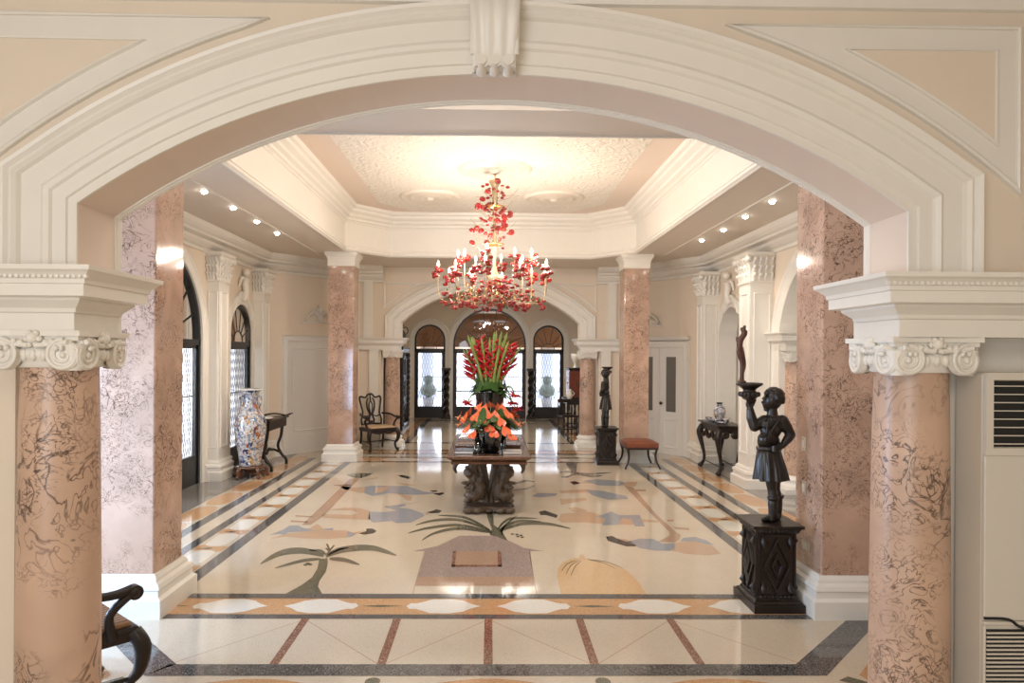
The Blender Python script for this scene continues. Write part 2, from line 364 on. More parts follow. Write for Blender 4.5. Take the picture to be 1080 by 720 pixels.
# ------------------------------------------------------------------ floor with its inlays (one mesh)
F = MB()
LW = .0004
def fpoly(pts, m, layer=1):
    F.add([(x, y, layer*LW) for x, y in pts], [tuple(range(len(pts)))], m)
def frect(x0, x1, y0, y1, m, layer=1): fpoly([(x0,y0),(x1,y0),(x1,y1),(x0,y1)], m, layer)
def pz(ox, oy, s, pts): return [tuple(onz(ox+x/s, oy+y/s).xy) for x, y in pts]
def fz(ox, oy, s, pts, m, layer=4): fpoly(pz(ox, oy, s, pts), m, layer)
def fline(a, b, wd, m, layer=2):
    a = Vector(a); b = Vector(b); d = (b-a).normalized(); n = Vector((-d.y, d.x))*wd/2
    fpoly([a-n, b-n, b+n, a+n], m, layer)
F.box((-9, -3.2, -.12), (9, 26, 0), T['cream'])
YD0, YD1 = 5.32, 5.42      # dark line at front of field
for sgn in (-1, 1):
    def sr(a, b, y0, y1, m, l=1): frect(min(sgn*a, sgn*b), max(sgn*a, sgn*b), y0, y1, m, l)
    sr(3.62, 9, 5.6, 26, T['grey'], 1)
    sr(3.28, 3.62, 5.0, 12.3, T['cream'], 2)
    sr(2.42, 2.55, YD1, 12.1, T['dark'], 2)
    sr(2.87, 2.98, YD1, 12.3, T['dark'], 2)
    sr(3.15, 3.28, YD1, 12.5, T['dark'], 2)
    for k in range(12):     # scalloped strip between the dark bands
        yc = 5.75+k*.62
        el = [(sgn*(2.71+.145*math.sin(a)*(1+.25*math.cos(2*a))), yc+.24*math.cos(a)) for a in [2*PI*i/20 for i in range(20)]]
        fpoly(el, T['white'], 3)
        d = [(sgn*2.56, yc+.22), (sgn*2.64, yc+.17), (sgn*2.74, yc+.25), (sgn*2.865, yc+.24), (sgn*2.865, yc+.40), (sgn*2.77, yc+.45), (sgn*2.68, yc+.37), (sgn*2.56, yc+.38)]
        fpoly(d, T['orange'], 2)
        fpoly([(sgn*2.68, yc+.31), (sgn*2.73, yc+.275), (sgn*2.83, yc+.3), (sgn*2.74, yc+.335)], T['dark'], 4)
    for k in range(9):      # orange ovals along the outer strip
        yc = 5.6+k*.84
        fpoly([(sgn*(3.45+.165*math.copysign(abs(math.sin(a))**.75, math.sin(a))), yc+.40*math.cos(a)) for a in [2*PI*i/24 for i in range(24)]], T['orange'], 3)
# front border of the field
frect(-2.55, 2.55, YD0, YD1, T['dark'], 5)
frect(-2.75, 2.75, 4.995, YD0, T['orange'], 1)
frect(-2.75, 2.75, 4.91, 4.995, T['dark'], 2)
for k in range(-4, 5):
    xc = k*.80; yc = 5.158
    for q in (-1, 1):
        pts = []
        prof = [(.0+.13, .0), (.20, .045), (.26, .11), (.36, .145), (.50, .14), (.58, .08), (.62, .055), (.66, .06), (.69, .0)]
        c0 = xc
        if q == 1 and k % 2 == 0:
            up = [(c0+a-.07, yc+b) for a, b in prof]; dn = [(c0+a-.07, yc-b) for a, b in prof[::-1][1:-1]]
            fpoly(up+dn, T['white'], 3)
        if q == -1 and k % 2 == 0:
            up = [(c0-a+.07, yc+b) for a, b in prof]; dn = [(c0-a+.07, yc-b) for a, b in prof[::-1][1:-1]]
            fpoly(up+dn, T['white'], 3)
    if k % 2: fpoly([(xc-.16, yc), (xc-.02, yc+.022), (xc+.16, yc), (xc-.02, yc-.022)], T['green'], 4)
# cream panels with bars and thin diagonal joints
frect(-3.2, 3.2, 4.17, 4.91, T['cream'], 1)
for k in range(-2, 3): frect(k*.655-.028, k*.655+.028, 4.17, 4.91, T['red'], 3)
for k in range(-3, 3):
    a, b = k*.655, (k+1)*.655
    fline((a, 4.17 if k % 2 else 4.9), (b, 4.9 if k % 2 else 4.17), .006, T['brown'], 2)
    fline((a+.2 if 0 else a, 4.9), (b, 4.9), .004, T['brown'], 2)
# dark octagonal band of the near area
fpoly([(-2.02, 4.04), (2.02, 4.04), (1.90, 4.19), (-1.94, 4.19)], T['dark'], 4)
for sgn in (-1, 1):
    fpoly([(sgn*1.90, 4.19), (sgn*2.62, 4.93), (sgn*2.86, 4.93), (sgn*2.02, 4.04)], T['dark'], 4)
    fpoly([(sgn*2.22, 4.05), (sgn*2.95, 4.85), (sgn*3.9, 4.85), (sgn*3.9, 2.6), (sgn*2.5, 2.6)], T['orange'], 3)
    fpoly([(sgn*2.06, 3.98), (sgn*2.14, 4.03), (sgn*2.27, 3.92), (sgn*2.18, 3.90)], T['green'], 4)
for k in range(-1, 2):
    xc = k*1.35
    fpoly([(xc+.56*math.cos(a), 3.62+.385*math.sin(a)) for a in [2*PI*i/30 for i in range(30)]], T['orange'], 2)
for xc in (-.67, .67):
    fpoly([(xc+.045*math.cos(a), 3.97+.05*math.sin(a)) for a in [2*PI*i/14 for i in range(14)]]
          , T['green'], 3)
# house with a door, apex hidden under the table
z8 = (410, 530, 4.696)
fz(*z8, [(130,412),(180,240),(240,215),(350,163),(520,163),(600,190),(700,238),(722,412)], T['mauve'], 2)
fz(*z8, [(118,240),(240,215),(350,165),(240,222),(180,240)], T['mauve'], 3); fz(*z8, [(770,240),(660,222),(590,190),(600,200),(700,240)], T['mauve'], 3)
fz(*z8, [(148,366),(714,366),(722,412),(130,412)], T['brown'], 3)
fz(*z8, [(330,240),(542,240),(542,310),(330,310)], T['brown'], 3)
for q in ([(318,240),(334,240),(328,317),(310,317)], [(540,240),(556,240),(560,317),(542,317)], [(312,308),(558,308),(559,318),(310,318)]): fz(*z8, q, T['red'], 4)
fline(onz(435,627).xy, onz(448,580).xy, .006, T['brown'], 2); fline(onz(566,627).xy, onz(558,580).xy, .006, T['brown'], 2)
# palm above the house
fz(*z8, [(480,20),(515,20),(520,110),(560,140),(590,190),(540,170),(500,160),(510,130),(490,80)], T['green'], 5)
def frond(pts, wd, m, layer=5, og=z8):
    p = smooth_path([Vector((x, y, 0)) for x, y in pts], 6); n = len(p); up = []; dn = []
    for i, q in enumerate(p):
        ww = wd*math.sin(PI*min(1, .12+.88*i/(n-1)))**.7 if i < n-1 else 0
        t = (p[min(i+1, n-1)]-p[max(i-1, 0)]).normalized(); nn = Vector((-t.y, t.x, 0))*ww/2
        up.append((q+nn).xy); dn.append((q-nn).xy)
    fz(*og, [tuple(a) for a in up]+[tuple(a) for a in dn[::-1][1:]], m, layer)
for pts, wd in [([(500,135),(380,75),(240,62)],12),([(505,140),(360,88),(225,88),(130,112)],13),([(510,145),(350,112),(200,125),(92,152)],14),([(510,150),(350,128),(230,150),(162,188)],14),
                ([(540,130),(600,80),(740,78)],12),([(545,135),(640,92),(760,95)],13),([(550,140),(660,105),(790,105),(905,130)],16),([(560,160),(570,120),(640,60)],10)]:
    frond(pts, wd, T['green'])
for q in [(612,156),(635,158),(655,162),(640,168),(662,171)]:
    fz(*z8, [(q[0]+9*math.cos(a), q[1]+4*math.sin(a)) for a in [2*PI*i/10 for i in range(10)]], T['green'], 4)
# left palm
z5 = (260, 500, 5.144)
fz(*z5, [(200,655),(300,600),(355,560),(385,510),(395,460),(440,455),(440,490),(430,530),(395,580),(388,610),(415,655)], T['green'], 3)
for pts, wd in [([(420,440),(300,415),(180,430),(72,488)],34),([(400,460),(300,470),(150,510)],17),([(430,445),(520,410),(680,400),(818,442)],34),([(450,458),(530,465),(617,492)],22),([(430,435),(400,415),(335,412)],14),([(440,440),(500,410),(556,398)],10)]:
    frond(pts, wd, T['green'], 5, z5)
for pts in ([(430,440),(475,385)], [(445,415),(430,400)], [(450,410),(436,378)]):
    a, b = pz(*z5, pts); fline(a, b, .02, T['green'], 4)
for q in [(320,492),(345,490),(333,484)]:
    fz(*z5, [(q[0]+13*math.cos(a), q[1]+6*math.sin(a)) for a in [2*PI*i/10 for i in range(10)]], T['green'], 4)
# gourd-shaped hut at right
zb = (520, 440, 3.176)
fz(*zb, [(228,595),(215,530),(217,505),(235,485),(270,472),(300,470),(340,475),(400,490),(450,515),(490,555),(515,595)], T['gold'], 3)
fz(*zb, [(290,460),(305,460),(308,472),(288,472)], T['gold'], 3)
for q in ([(230,515),(250,490),(290,477)], [(245,525),(262,495),(295,478)], [(260,532),(275,500),(298,479)], [(320,477),(370,488),(415,510)], [(315,476),(380,484),(440,508)]):
    frond([(q[0][0], q[0][1]), q[1], q[2]], 2.5, T['green'], 4, zb)
# floating figures, left group
fz(*z5, [(120,355),(215,322),(330,310),(440,305),(540,305),(600,322),(560,342),(450,350),(300,347),(215,338),(160,345)], T['skin'], 3)
fz(*z5, [(125,330),(200,300),(235,278),(280,278),(310,292),(400,298),(470,292),(470,303),(330,308),(225,315),(205,330),(180,322)], T['blue'], 4)
fz(*z5, [(550,310),(590,325),(570,340),(545,340)], T['blue'], 5)
fz(*z5, [(575,318),(640,305),(650,312),(620,322)], T['skin'], 4)
fz(*z5, [(610,322),(650,310),(650,295),(685,295),(706,308),(690,320),(640,328)], T['black'], 5)
fz(*z5, [(345,290),(385,270),(430,305),(345,305)], T['skin'], 5)
z6 = (340, 470, 6.0)       # long brown post from left figure to back
fpoly(pz(*z5, [(300,275),(345,275),(430,215),(615,20),(560,25),(400,180)]), T['brown'], 4)
fpoly(pz(*z5, [(240,250),(330,255),(330,262),(240,260)]), T['brown'], 4); fpoly(pz(*z5, [(265,222),(360,228),(355,234),(265,230)]), T['brown'], 4)
fz(*z6, [(45,405),(150,392),(240,395),(300,415),(300,470),(200,465),(60,458),(0,455),(0,432),(190,438),(230,425),(180,408)], T['skin'], 4)
fz(*z6, [(300,415),(390,420),(470,410),(385,385),(520,368),(530,375),(480,392),(560,400),(640,430),(645,445),(560,485),(470,490),(440,475),(320,485),(290,460)], T['blue'], 4)
fz(*z6, [(640,425),(700,420),(660,437)], T['skin'], 5); fz(*z6, [(660,420),(705,410),(720,402),(755,410),(740,425),(690,427)], T['black'], 5)
fz(*z6, [(505,368),(580,360),(630,350),(560,368)], T['skin'], 4)
fz(*z6, [(90,250),(210,265),(300,255),(300,295),(240,300),(150,280)], T['skin'], 4)
fz(*z6, [(270,262),(310,252),(540,255),(640,290),(740,300),(640,308),(560,310),(420,300),(320,318),(265,300)], T['blue'], 5)
fz(*z6, [(340,265),(430,256),(380,295),(330,300)], T['skin'], 6)
fz(*z6, [(465,300),(520,310),(570,320),(560,348),(535,345),(500,320)], T['skin'], 5); fz(*z6, [(460,230),(540,240),(590,252),(520,250)], T['skin'], 5)
fz(*z6, [(700,305),(760,295),(772,303),(740,313)], T['black'], 6); fz(*z6, [(680,285),(720,282),(730,290),(700,292)], T['black'], 6)
fz(*z6, [(465,185),(520,186),(560,200),(545,210),(505,200)], T['black'], 5)
fz(*z6, [(150,182),(220,172),(320,175),(290,190),(240,205),(190,200)], T['green'], 5)
fz(*z6, [(75,246),(180,246),(180,252),(75,252)], T['brown'], 4); fz(*z6, [(200,225),(350,198),(350,206),(230,222)], T['skin'], 4)
# right group
z7 = (540, 460, 4.154)
fpoly(pz(*z7, [(490,215),(530,222),(630,340),(720,420),(740,432),(735,450),(715,465),(640,462),(690,435),(690,420),(600,330)]), T['brown'], 3)
for q in ([(540,233),(585,233),(588,241),(545,241)], [(680,365),(712,365),(706,373),(680,373)], [(703,397),(775,402),(778,411),(720,408)]): fpoly(pz(*z7, q), T['brown'], 4)
fz(*z7, [(412,440),(440,437),(460,448),(540,475),(545,482),(500,482),(420,458)], T['black'], 5)
fz(*z7, [(430,445),(500,450),(530,465),(470,462)], T['skin'], 4)
fz(*z7, [(505,462),(560,448),(620,450),(660,470),(712,468),(715,490),(690,502),(620,500),(560,490)], T['blue'], 4)
fz(*z7, [(712,468),(760,460),(830,462),(880,482),(915,515),(860,522),(760,515),(700,500)], T['skin'], 3)
fz(*z7, [(735,460),(750,445),(800,440),(850,455),(885,478),(800,462),(760,460)], T['blue'], 4)
fz(*z7, [(200,365),(215,340),(330,330),(420,350),(500,355),(640,370),(640,378),(580,375),(560,388),(420,385),(320,378),(220,378)], T['skin'], 3)
fz(*z7, [(245,312),(280,310),(330,325),(310,338),(260,328)], T['skin'], 4)
fz(*z7, [(370,352),(435,330),(470,345),(560,345),(582,395),(540,395),(520,362),(480,360),(465,388),(395,390),(410,360)], T['blue'], 4)
fz(*z7, [(118,330),(145,325),(200,345),(195,358),(150,345),(125,345)], T['black'], 4)
fz(*z7, [(85,262),(115,248),(200,250),(190,262),(120,268)], T['blue'], 4)
fz(*z7, [(320,232),(400,240),(500,262),(510,275),(420,278),(350,258)], T['blue'], 4)
fz(*z7, [(205,238),(320,232),(340,245),(215,250)], T['skin'], 3); fz(*z7, [(210,275),(320,270),(330,280),(215,300)], T['skin'], 3)
fz(*z7, [(310,195),(370,188),(470,195),(500,205),(470,218),(380,215)], T['blue'], 4); fz(*z7, [(260,205),(330,205),(480,215),(540,220),(550,200),(500,200),(470,212),(310,200)], T['skin'], 3)
fz(*z7, [(253,200),(275,196),(300,206),(270,212)], T['black'], 5)
for pts in ([(280,160),(340,165),(440,158)], [(280,165),(350,175),(400,172)], [(270,165),(240,178),(215,178)], [(270,160),(240,155),(210,158)], [(0,210),(60,195),(100,200)], [(0,235),(60,230),(100,215)]): frond(pts, 8, T['grey'], 5, z7)
fz(*z7, [(235,118),(285,118),(280,170),(270,170)], T['grey'], 4)
# cross bands at the back arch and in the vestibule
frect(-2.42, 2.42, 12.02, 12.10, T['dark'], 5)
frect(-2.42, 2.42, 12.10, 12.55, T['orange'], 4)
for k in range(-2, 3): fpoly([(k*.8+.34*math.cos(a), 12.32+.19*math.sin(a)) for a in [2*PI*i/16 for i in range(16)]], T['white'], 5)
frect(-2.9, 2.9, 12.55, 12.65, T['dark'], 5)
frect(-2.9, 2.9, 13.0, 13.12, T['dark'], 5); frect(-2.9, 2.9, 13.12, 13.5, T['orange'], 4); frect(-2.9, 2.9, 13.5, 13.6, T['dark'], 5)
frect(-2.2, 2.2, 14.6, 14.75, T['dark'], 5)
for sgn in (-1, 1):
    fpoly([(sgn*1.72, 14.6), (sgn*1.85, 14.6), (sgn*1.85, 20.2), (sgn*1.72, 20.2)], T['dark'], 5)
    fpoly([(sgn*1.85, 14.6), (sgn*2.1, 14.6), (sgn*2.1, 20.2), (sgn*1.85, 20.2)], T['orange'], 4)
frect(-2.2, 2.2, 19.5, 19.65, T['dark'], 5)
frect(-.5, .5, 15.5, 18.8, T['blue'], 4); frect(-.35, .35, 15.65, 18.65, T['cream'], 5)
floor = F.build('floor'); struct(floor)

# ------------------------------------------------------------------ walls with arched openings
def arc_pts(c, h, zs, rise, n=28):
    if rise <= 0: return [(c-h, zs), (c+h, zs)]
    R = (h*h+rise*rise)/(2*rise); zc = zs+rise-R; a0 = math.asin(min(1, h/R))
    if rise > h*.999: a0 = PI/2
    return [(c+R*math.sin(-a0+2*a0*i/n), zc+R*math.cos(-a0+2*a0*i/n)) for i in range(n+1)]
def wall(mb, mp, u0, u1, z0, z1, ops, v0, v1, m, mrev=None):
    mrev = mrev or m; cur = u0
    def quad(a, b, c, d, mm=m):
        for v in (v0, v1): mb.add([mp(*a, v), mp(*b, v), mp(*c, v), mp(*d, v)], [(0,1,2,3)], mm)
    for (c, h, zs, rise, zb) in sorted(ops):
        if c-h > cur: quad((cur,z0),(c-h,z0),(c-h,z1),(cur,z1))
        A = arc_pts(c, h, zs, rise)
        for p, q in zip(A[:-1], A[1:]):
            quad(p, q, (q[0], z1), (p[0], z1)); mb.add([mp(*p, v0), mp(*q, v0), mp(*q, v1), mp(*p, v1)], [(0,1,2,3)], mrev)
        for u in (c-h, c+h): mb.add([mp(u, zb, v0), mp(u, zs, v0), mp(u, zs, v1), mp(u, zb, v1)], [(0,1,2,3)], mrev)
        if zb > z0: quad((c-h,z0),(c+h,z0),(c+h,zb),(c-h,zb)); mb.add([mp(c-h,zb,v0), mp(c+h,zb,v0), mp(c+h,zb,v1), mp(c-h,zb,v1)], [(0,1,2,3)], mrev)
        cur = c+h
    if u1 > cur: quad((cur,z0),(u1,z0),(u1,z1),(cur,z1))
    for u in (u0, u1): mb.add([mp(u,z0,v0), mp(u,z1,v0), mp(u,z1,v1), mp(u,z0,v1)], [(0,1,2,3)], m)
    for z in (z0, z1): 
        if z == z1 or not ops: mb.add([mp(u0,z,v0), mp(u1,z,v0), mp(u1,z,v1), mp(u0,z,v1)], [(0,1,2,3)], m)
def archpath(c, h, zs, rise, zb): 
    A = arc_pts(c, h, zs, rise, 36); return [(c-h, zb)]+A+[(c+h, zb)]
ARCHIV = [(0, .0), (0, -.012), (.04, -.012), (.045, -.022), (.105, -.024), (.115, -.036), (.135, -.044), (.15, -.036), (.155, -.03), (.245, -.032), (.255, -.048), (.27, -.06), (.285, -.055), (.30, -.07), (.315, -.075), (.325, -.06), (.325, 0)]
ENT = [(0, 1.985), (0, 2.055), (.012, 2.06), (.016, 2.075), (.05, 2.105), (.052, 2.115), (.09, 2.12), (.09, 2.165), (.098, 2.168), (.10, 2.185), (.125, 2.21), (.138, 2.218), (.14, 2.236), (0, 2.24)]
BASEP = [(.0, .0), (.085, .0), (.085, .13), (.06, .15), (.055, .19), (.07, .205), (.06, .235), (.03, .25), (.03, .27), (.012, .30), (0, .30)]

# near arch wall
Y1, Y2, XO, SPR, RISE = 2.88, 3.19, 1.748, 2.52, .56
ACX = .022
mb = MB()
wall(mb, lambda u, z, v: (u, v, z), -4.5, 4.5, 2.23, 3.7, [(ACX, XO, SPR, RISE, 2.23)], Y1, Y2, M['beige'], M['pinkband'])
mb.box((-4.5, 2.98, 0), (-2.05, 3.19, 2.0), M['beige']); mb.box((2.03, 2.98, 0), (4.5, 3.19, 2.0), M['white'])
mb.box((-4.5, 3.0, 1.985), (-1.70, 3.17, 2.235), M['white']); mb.box((1.70, 3.0, 1.985), (4.5, 3.17, 2.235), M['white'])
wf = struct(mb.build('wall_front'))
mb = MB(); mb.sweep(archpath(ACX, XO, SPR, RISE, 2.235), [(o*.88, v) for o, v in ARCHIV], lambda a, b, q: (a, Y1+q, b), side=1, m=M['white'])
# inner rib on the rear edge of the soffit
mb.sweep(archpath(ACX, XO, SPR, RISE, 2.235), [(0, -.035), (-.006, -.033), (-.008, -.022), (-.012, -.02), (-.016, -.006), (-.012, .006), (0, .008)], lambda a, b, q: (a, Y2+q, b), side=1, m=M['white'])
struct(mb.build('trim_1'))
for sgn, nm in ((-1, 'trim_2'), (1, 'trim_3')):
    mb = MB(); path = [(sgn*4.5, 2.78), (sgn*1.68, 2.78), (sgn*1.68, 3.10), (sgn*2.1, 3.10)]
    mb.sweep(path, ENT, idm, side=(1 if sgn < 0 else -1)*-1 if 0 else (-1 if sgn < 0 else 1), m=M['white'])
    mb.box((min(sgn*1.685, sgn*4.5), 2.785, 1.986), (max(sgn*1.685, sgn*4.5), 3.095, 2.238), M['white'])
    # small dentil leaf row along the crown
    for i in range(60):
        x = sgn*(1.57+i*.022); mb.box((x-.006, 2.665, 2.188), (x+.006, 2.68, 2.206), M['white'])
    struct(mb.build(nm))
# keystone
mb = MB()
prof_u = [-.10, -.085, -.07, -.045, -.03, -.012, 0, .012, .03, .045, .07, .085, .10]
dep = [.03, .055, .04, .04, .06, .045, .045, .045, .06, .04, .04, .055, .03]
rows = 10; vs = []; fs = []
for r in range(rows+1):
    t = r/rows; z = 3.07+.36*t; wdt = .86+.22*t; extra = .07*math.sin(PI*min(1, (1-t)*1.15))**2 + .02
    for u, d in zip(prof_u, dep): vs.append((.01+u*wdt, Y1-.05-d-extra*.6, z))
k = len(prof_u)
for r in range(rows):
    for i in range(k-1): fs.append((r*k+i, r*k+i+1, (r+1)*k+i+1, (r+1)*k+i))
mb.add(vs, fs, M['white'], True); mb.box((-.082, Y1-.05, 3.07), (.10, Y1, 3.43), M['white'])
mb.box((-.075, Y1-.1, 3.07), (.095, Y1-.04, 3.43), M['white'])
for u in (-.055, 0, .055): mb.tube([(.01+u, Y1-.12, 3.095), (.01+u, Y1-.04, 3.075)], .024, 10, M['white'])
for s_ in (-1, 1): mb.tube([(.01+s_*.088, Y1-.10, 3.12), (.01+s_*.088, Y1-.10, 3.44)], [.012, .016], 8, M['white'])
ks = mb.build('keystone'); tag(ks, 'white fluted scroll keystone at the crown of the nearest big arch', 'keystone')
# spandrel panels
mb = MB()
R_ = (XO*XO+RISE*RISE)/(2*RISE); ZC = SPR+RISE-R_
def rarc(R, x): return ZC+math.sqrt(max(0, R*R-x*x))
for sgn in (-1, 1):
    def tri(r, x0, x1, zt):
        xs = [x0+(x1-x0)*i/14 for i in range(15)]; pts = [(ACX+sgn*x, min(zt, rarc(r, x))) for x in xs]; pts += [(ACX+sgn*x1, zt)]; return pts
    out = tri(R_+.362, .97, 2.22, 3.305); inn = tri(R_+.452, 1.48, 2.12, 3.205)
    mb.prism(out, xz, Y1-.001, Y1-.010, M['white']); mb.prism(inn, xz, Y1-.0095, Y1-.016, M['beige'])
    mb.sweep(out, [(-.008, -.0), (-.006, -.018), (.004, -.024), (.012, -.018), (.014, 0)], lambda a, b, q: (a, Y1+q, b), closed=True, m=M['white'])
    mb.sweep(inn, [(-.006, -.010), (-.004, -.022), (.004, -.024), (.01, -.010)], lambda a, b, q: (a, Y1+q, b), closed=True, m=M['white'])
struct(mb.build('trim_4'))
mb = MB(); mb.sweep([(-4.4, 2.88), (4.4, 2.88)], [(0, 3.37), (.02, 3.375), (.03, 3.41), (.07, 3.45), (.08, 3.49), (.14, 3.56), (.15, 3.6), (0, 3.6)], idm, side=-1, m=M['white']); struct(mb.build('trim_5'))

# ------------------------------------------------------------------ round marble column with ionic capital
def make_capital(parent, m):
    mb = MB(); zt = 1.985
    ab = [(.19*a+(0), .19*b) for a, b in [(-1,-1),(-.5,-.93),(.5,-.93),(1,-1),(.93,-.5),(.93,.5),(1,1),(.5,.93),(-.5,.93),(-1,1),(-.93,.5),(-.93,-.5)]]
    mb.prism(ab, idm, zt-.022, zt, m); ab2 = [(a*.94, b*.94) for a, b in ab]; mb.prism(ab2, idm, zt-.04, zt-.022, m)
    mb.lathe([(.150, zt-.15), (.162, zt-.145), (.158, zt-.13), (.172, zt-.115), (.182, zt-.095), (.178, zt-.08), (.16, zt-.06), (.16, zt-.035)], seg=40, m=m)
    for k in range(28):
        a = 2*PI*k/28; mb.ball((.176*math.cos(a), .176*math.sin(a), zt-.098), .014, m, 8, 6, (1,1,1.7))
    for k in range(4):
        a = PI/4+k*PI/2; d = Vector((math.cos(a), math.sin(a), 0)); t = Vector((-d.y, d.x, 0)); c = d*.235+Vector((0,0,zt-.108))
        for s_ in (-1, 1):
            nn = Vector((math.cos(a+s_*.66), math.sin(a+s_*.66), 0)); tt = Vector((-nn.y, nn.x, 0))*(-s_)
            cc = d*.232-tt*.045+Vector((0,0,zt-.098))
            n = 26; vs = []
            for rr, o in ((.062, -.02), (.062, .010), (.056, .016), (.048, .010), (0, .010)):
                for i in range(n):
                    th = 2*PI*i/n; vs.append(cc+nn*o+(tt*math.cos(th)+Vector((0,0,1))*math.sin(th))*rr)
            mb.add(vs, [(r*n+i, r*n+(i+1) % n, (r+1)*n+(i+1) % n, (r+1)*n+i) for r in range(4) for i in range(n)], m, True)
            sp = []
            for i in range(44):
                th = PI*.5-i/43*2*PI*2.2; rr = .059*(1-i/43)**.85+.005; sp.append(cc+nn*.012+(-tt*math.cos(th)+Vector((0,0,1))*math.sin(th))*rr)
            mb.tube(sp, [.0085]*20+[.006]*24, 6, m); mb.ball(cc+nn*.012, .013, m, 8, 6)
        mb.tube([d*.19+Vector((0,0,zt-.155)), d*.205+Vector((0,0,zt-.05))], [.04, .045], 16, m)
        # scroll band from the abacus centre to the volute
        for s_ in (-1, 1):
            mb.tube([Vector((0,0,zt-.052))+d*.225+t*s_*.01, Vector((0,0,zt-.05))+d*.13+t*s_*.1], [.018, .014], 8, m)
            mb.tube(smooth_path([c+d*.0+t*s_*.03+Vector((0,0,.062)), d*.19+t*s_*.06+Vector((0,0,zt-.052)), d*.14+t*s_*.12+Vector((0,0,zt-.06))], 4), .012, 6, m)
        a2 = k*PI/2; e = Vector((math.cos(a2), math.sin(a2), 0)); q = Vector((-e.y, e.x, 0))
        mb.ball(e*.182+Vector((0,0,zt-.03)), .024, m, 10, 8)
        for j in range(6):
            th = j*PI/3; mb.ball(e*.18+q*.026*math.cos(th)+Vector((0,0,zt-.034+.026*math.sin(th))), .013, m, 6, 5)
        for s_ in (-1, 1):
            for j in range(4): mb.ball(e*(.178+.006*j)+q*s_*(.05+.024*j)+Vector((0,0,zt-.05-.006*j+.012*math.sin(j*2))), .016-.002*j, m, 6, 5)
    return mb.build('capital', None, parent)
def make_column(x, y, label, name='marble_column'):
    t = thing(name, label, 'column', (x, y, 0), 0, None)
    mb = MB(); mb.lathe([(.156, .24), (.158, .3), (.156, .9), (.148, 1.6), (.142, 1.84)], seg=48, m=M['pink'], caps=False); mb.build('shaft', None, t)
    mb = MB(); mb.box((-.235, -.235, 0), (.235, .235, .07), M['base_white'])
    mb.lathe([(.235, .07), (.24, .09), (.235, .12), (.205, .13), (.195, .15), (.205, .17), (.215, .185), (.205, .205), (.18, .215), (.175, .245)], seg=40, m=M['base_white']); mb.build('base', None, t)
    make_capital(t, M['white']); return t
c1 = make_column(-1.825, 2.93, 'thick round pink marble column at the left of the nearest arch, white scroll capital')
dup(c1, (1.845, 2.97, 0), PI/2, 'thick round pink marble column at the right of the nearest arch, beside the air conditioner')
dup(c1, (-2.03, 14.25, 0), 0, 'slender round pink column left of the far arch, behind the far armchair')
dup(c1, (2.03, 14.25, 0), 0, 'slender round pink column right of the far arch, left of the far statue')

# piers
def make_pier(x0, x1, y0, y1, ztop, label, mt=None):
    cx, cy = (x0+x1)/2, (y0+y1)/2; hx, hy = (x1-x0)/2, (y1-y0)/2
    t = thing('marble_pier', label, 'pier', (cx, cy, 0)); zc = ztop-.24
    mb = MB(); mb.box((-hx, -hy, .28), (hx, hy, zc), mt or M['pinkp']); mb.build('shaft', None, t, bevel=.012)
    mb = MB(); rc = [(-hx,-hy),(hx,-hy),(hx,hy),(-hx,hy)]
    mb.sweep(rc, BASEP, idm, side=-1, closed=True, m=M['base_white']); mb.box((-hx,-hy,0), (hx,hy,.3), M['base_white']); mb.build('base', None, t)
    mb = MB(); mb.sweep(rc, [(.0, zc-.01), (.012, zc-.005), (.015, zc+.03), (.01, zc+.04), (.012, zc+.10), (.03, zc+.15), (.06, zc+.19), (.065, ztop-.001), (0, ztop-.001)], idm, side=-1, closed=True, m=M['white'])
    mb.box((-hx+.002,-hy+.002,zc), (hx-.002,hy-.002,ztop-.002), M['white']); mb.build('capital', None, t); return t
make_pier(-2.87, -2.42, 4.97, 5.42, 3.7, 'square pink marble pier on the left, just behind the nearest column')
make_pier(2.435, 2.885, 4.97, 5.40, 3.7, 'square pink marble pier on the right, behind the nearest statue, with wall plates')
make_pier(-2.87, -2.42, 12.12, 12.56, 3.7, 'distant square pink marble pier on the left, before the far armchair')
make_pier(2.38, 2.83, 12.12, 12.56, 3.7, 'distant square pink marble pier on the right, behind the stool')

# ------------------------------------------------------------------ ceilings
ZL, ZH = 3.7, 4.49
OPX, OY0, OY1, CH = 2.54, 5.6, 12.66, .68
oct_ = [(-OPX+CH, OY0), (OPX-CH, OY0), (OPX, OY0+CH), (OPX, OY1-CH-.08), (OPX-CH, OY1), (-OPX+CH, OY1), (-OPX, OY1-CH-.08), (-OPX, OY0+CH)]
oct_ = [(-OPX, OY0), (OPX, OY0), (OPX, OY1-CH-.08), (OPX-CH, OY1), (-OPX+CH, OY1), (-OPX, OY1-CH-.08)]
mb = MB()
for sgn in (-1, 1):
    mb.add([(sgn*OPX, OY0, ZL), (sgn*4.6, OY0, ZL), (sgn*4.6, 14.3, ZL), (sgn*OPX, 14.3, ZL)], [(0,1,2,3)], M['ceil'])
    mb.add([(sgn*OPX, OY1-CH-.08, ZL), (sgn*OPX, OY1, ZL), (sgn*(OPX-CH), OY1, ZL)], [(0,1,2)], M['ceil'])
mb.add([(-OPX, OY1, ZL), (OPX, OY1, ZL), (OPX, 14.3, ZL), (-OPX, 14.3, ZL)], [(0,1,2,3)], M['ceil'])
mb.box((-4.6, 5.02, ZL), (4.6, 5.6, 4.4), M['ceil'])              # front beam
mb.box((-4.6, 3.18, 3.98), (4.6, 5.03, 4.1), M['ceil'])           # bay ceiling
mb.sweep(oct_, [(0, ZL), (0, ZH)], idm, closed=True, m=M['white'])
mb.box((-3.4, 4.9, ZH+.01), (3.4, 13.4, ZH+.1), M['ceil'])
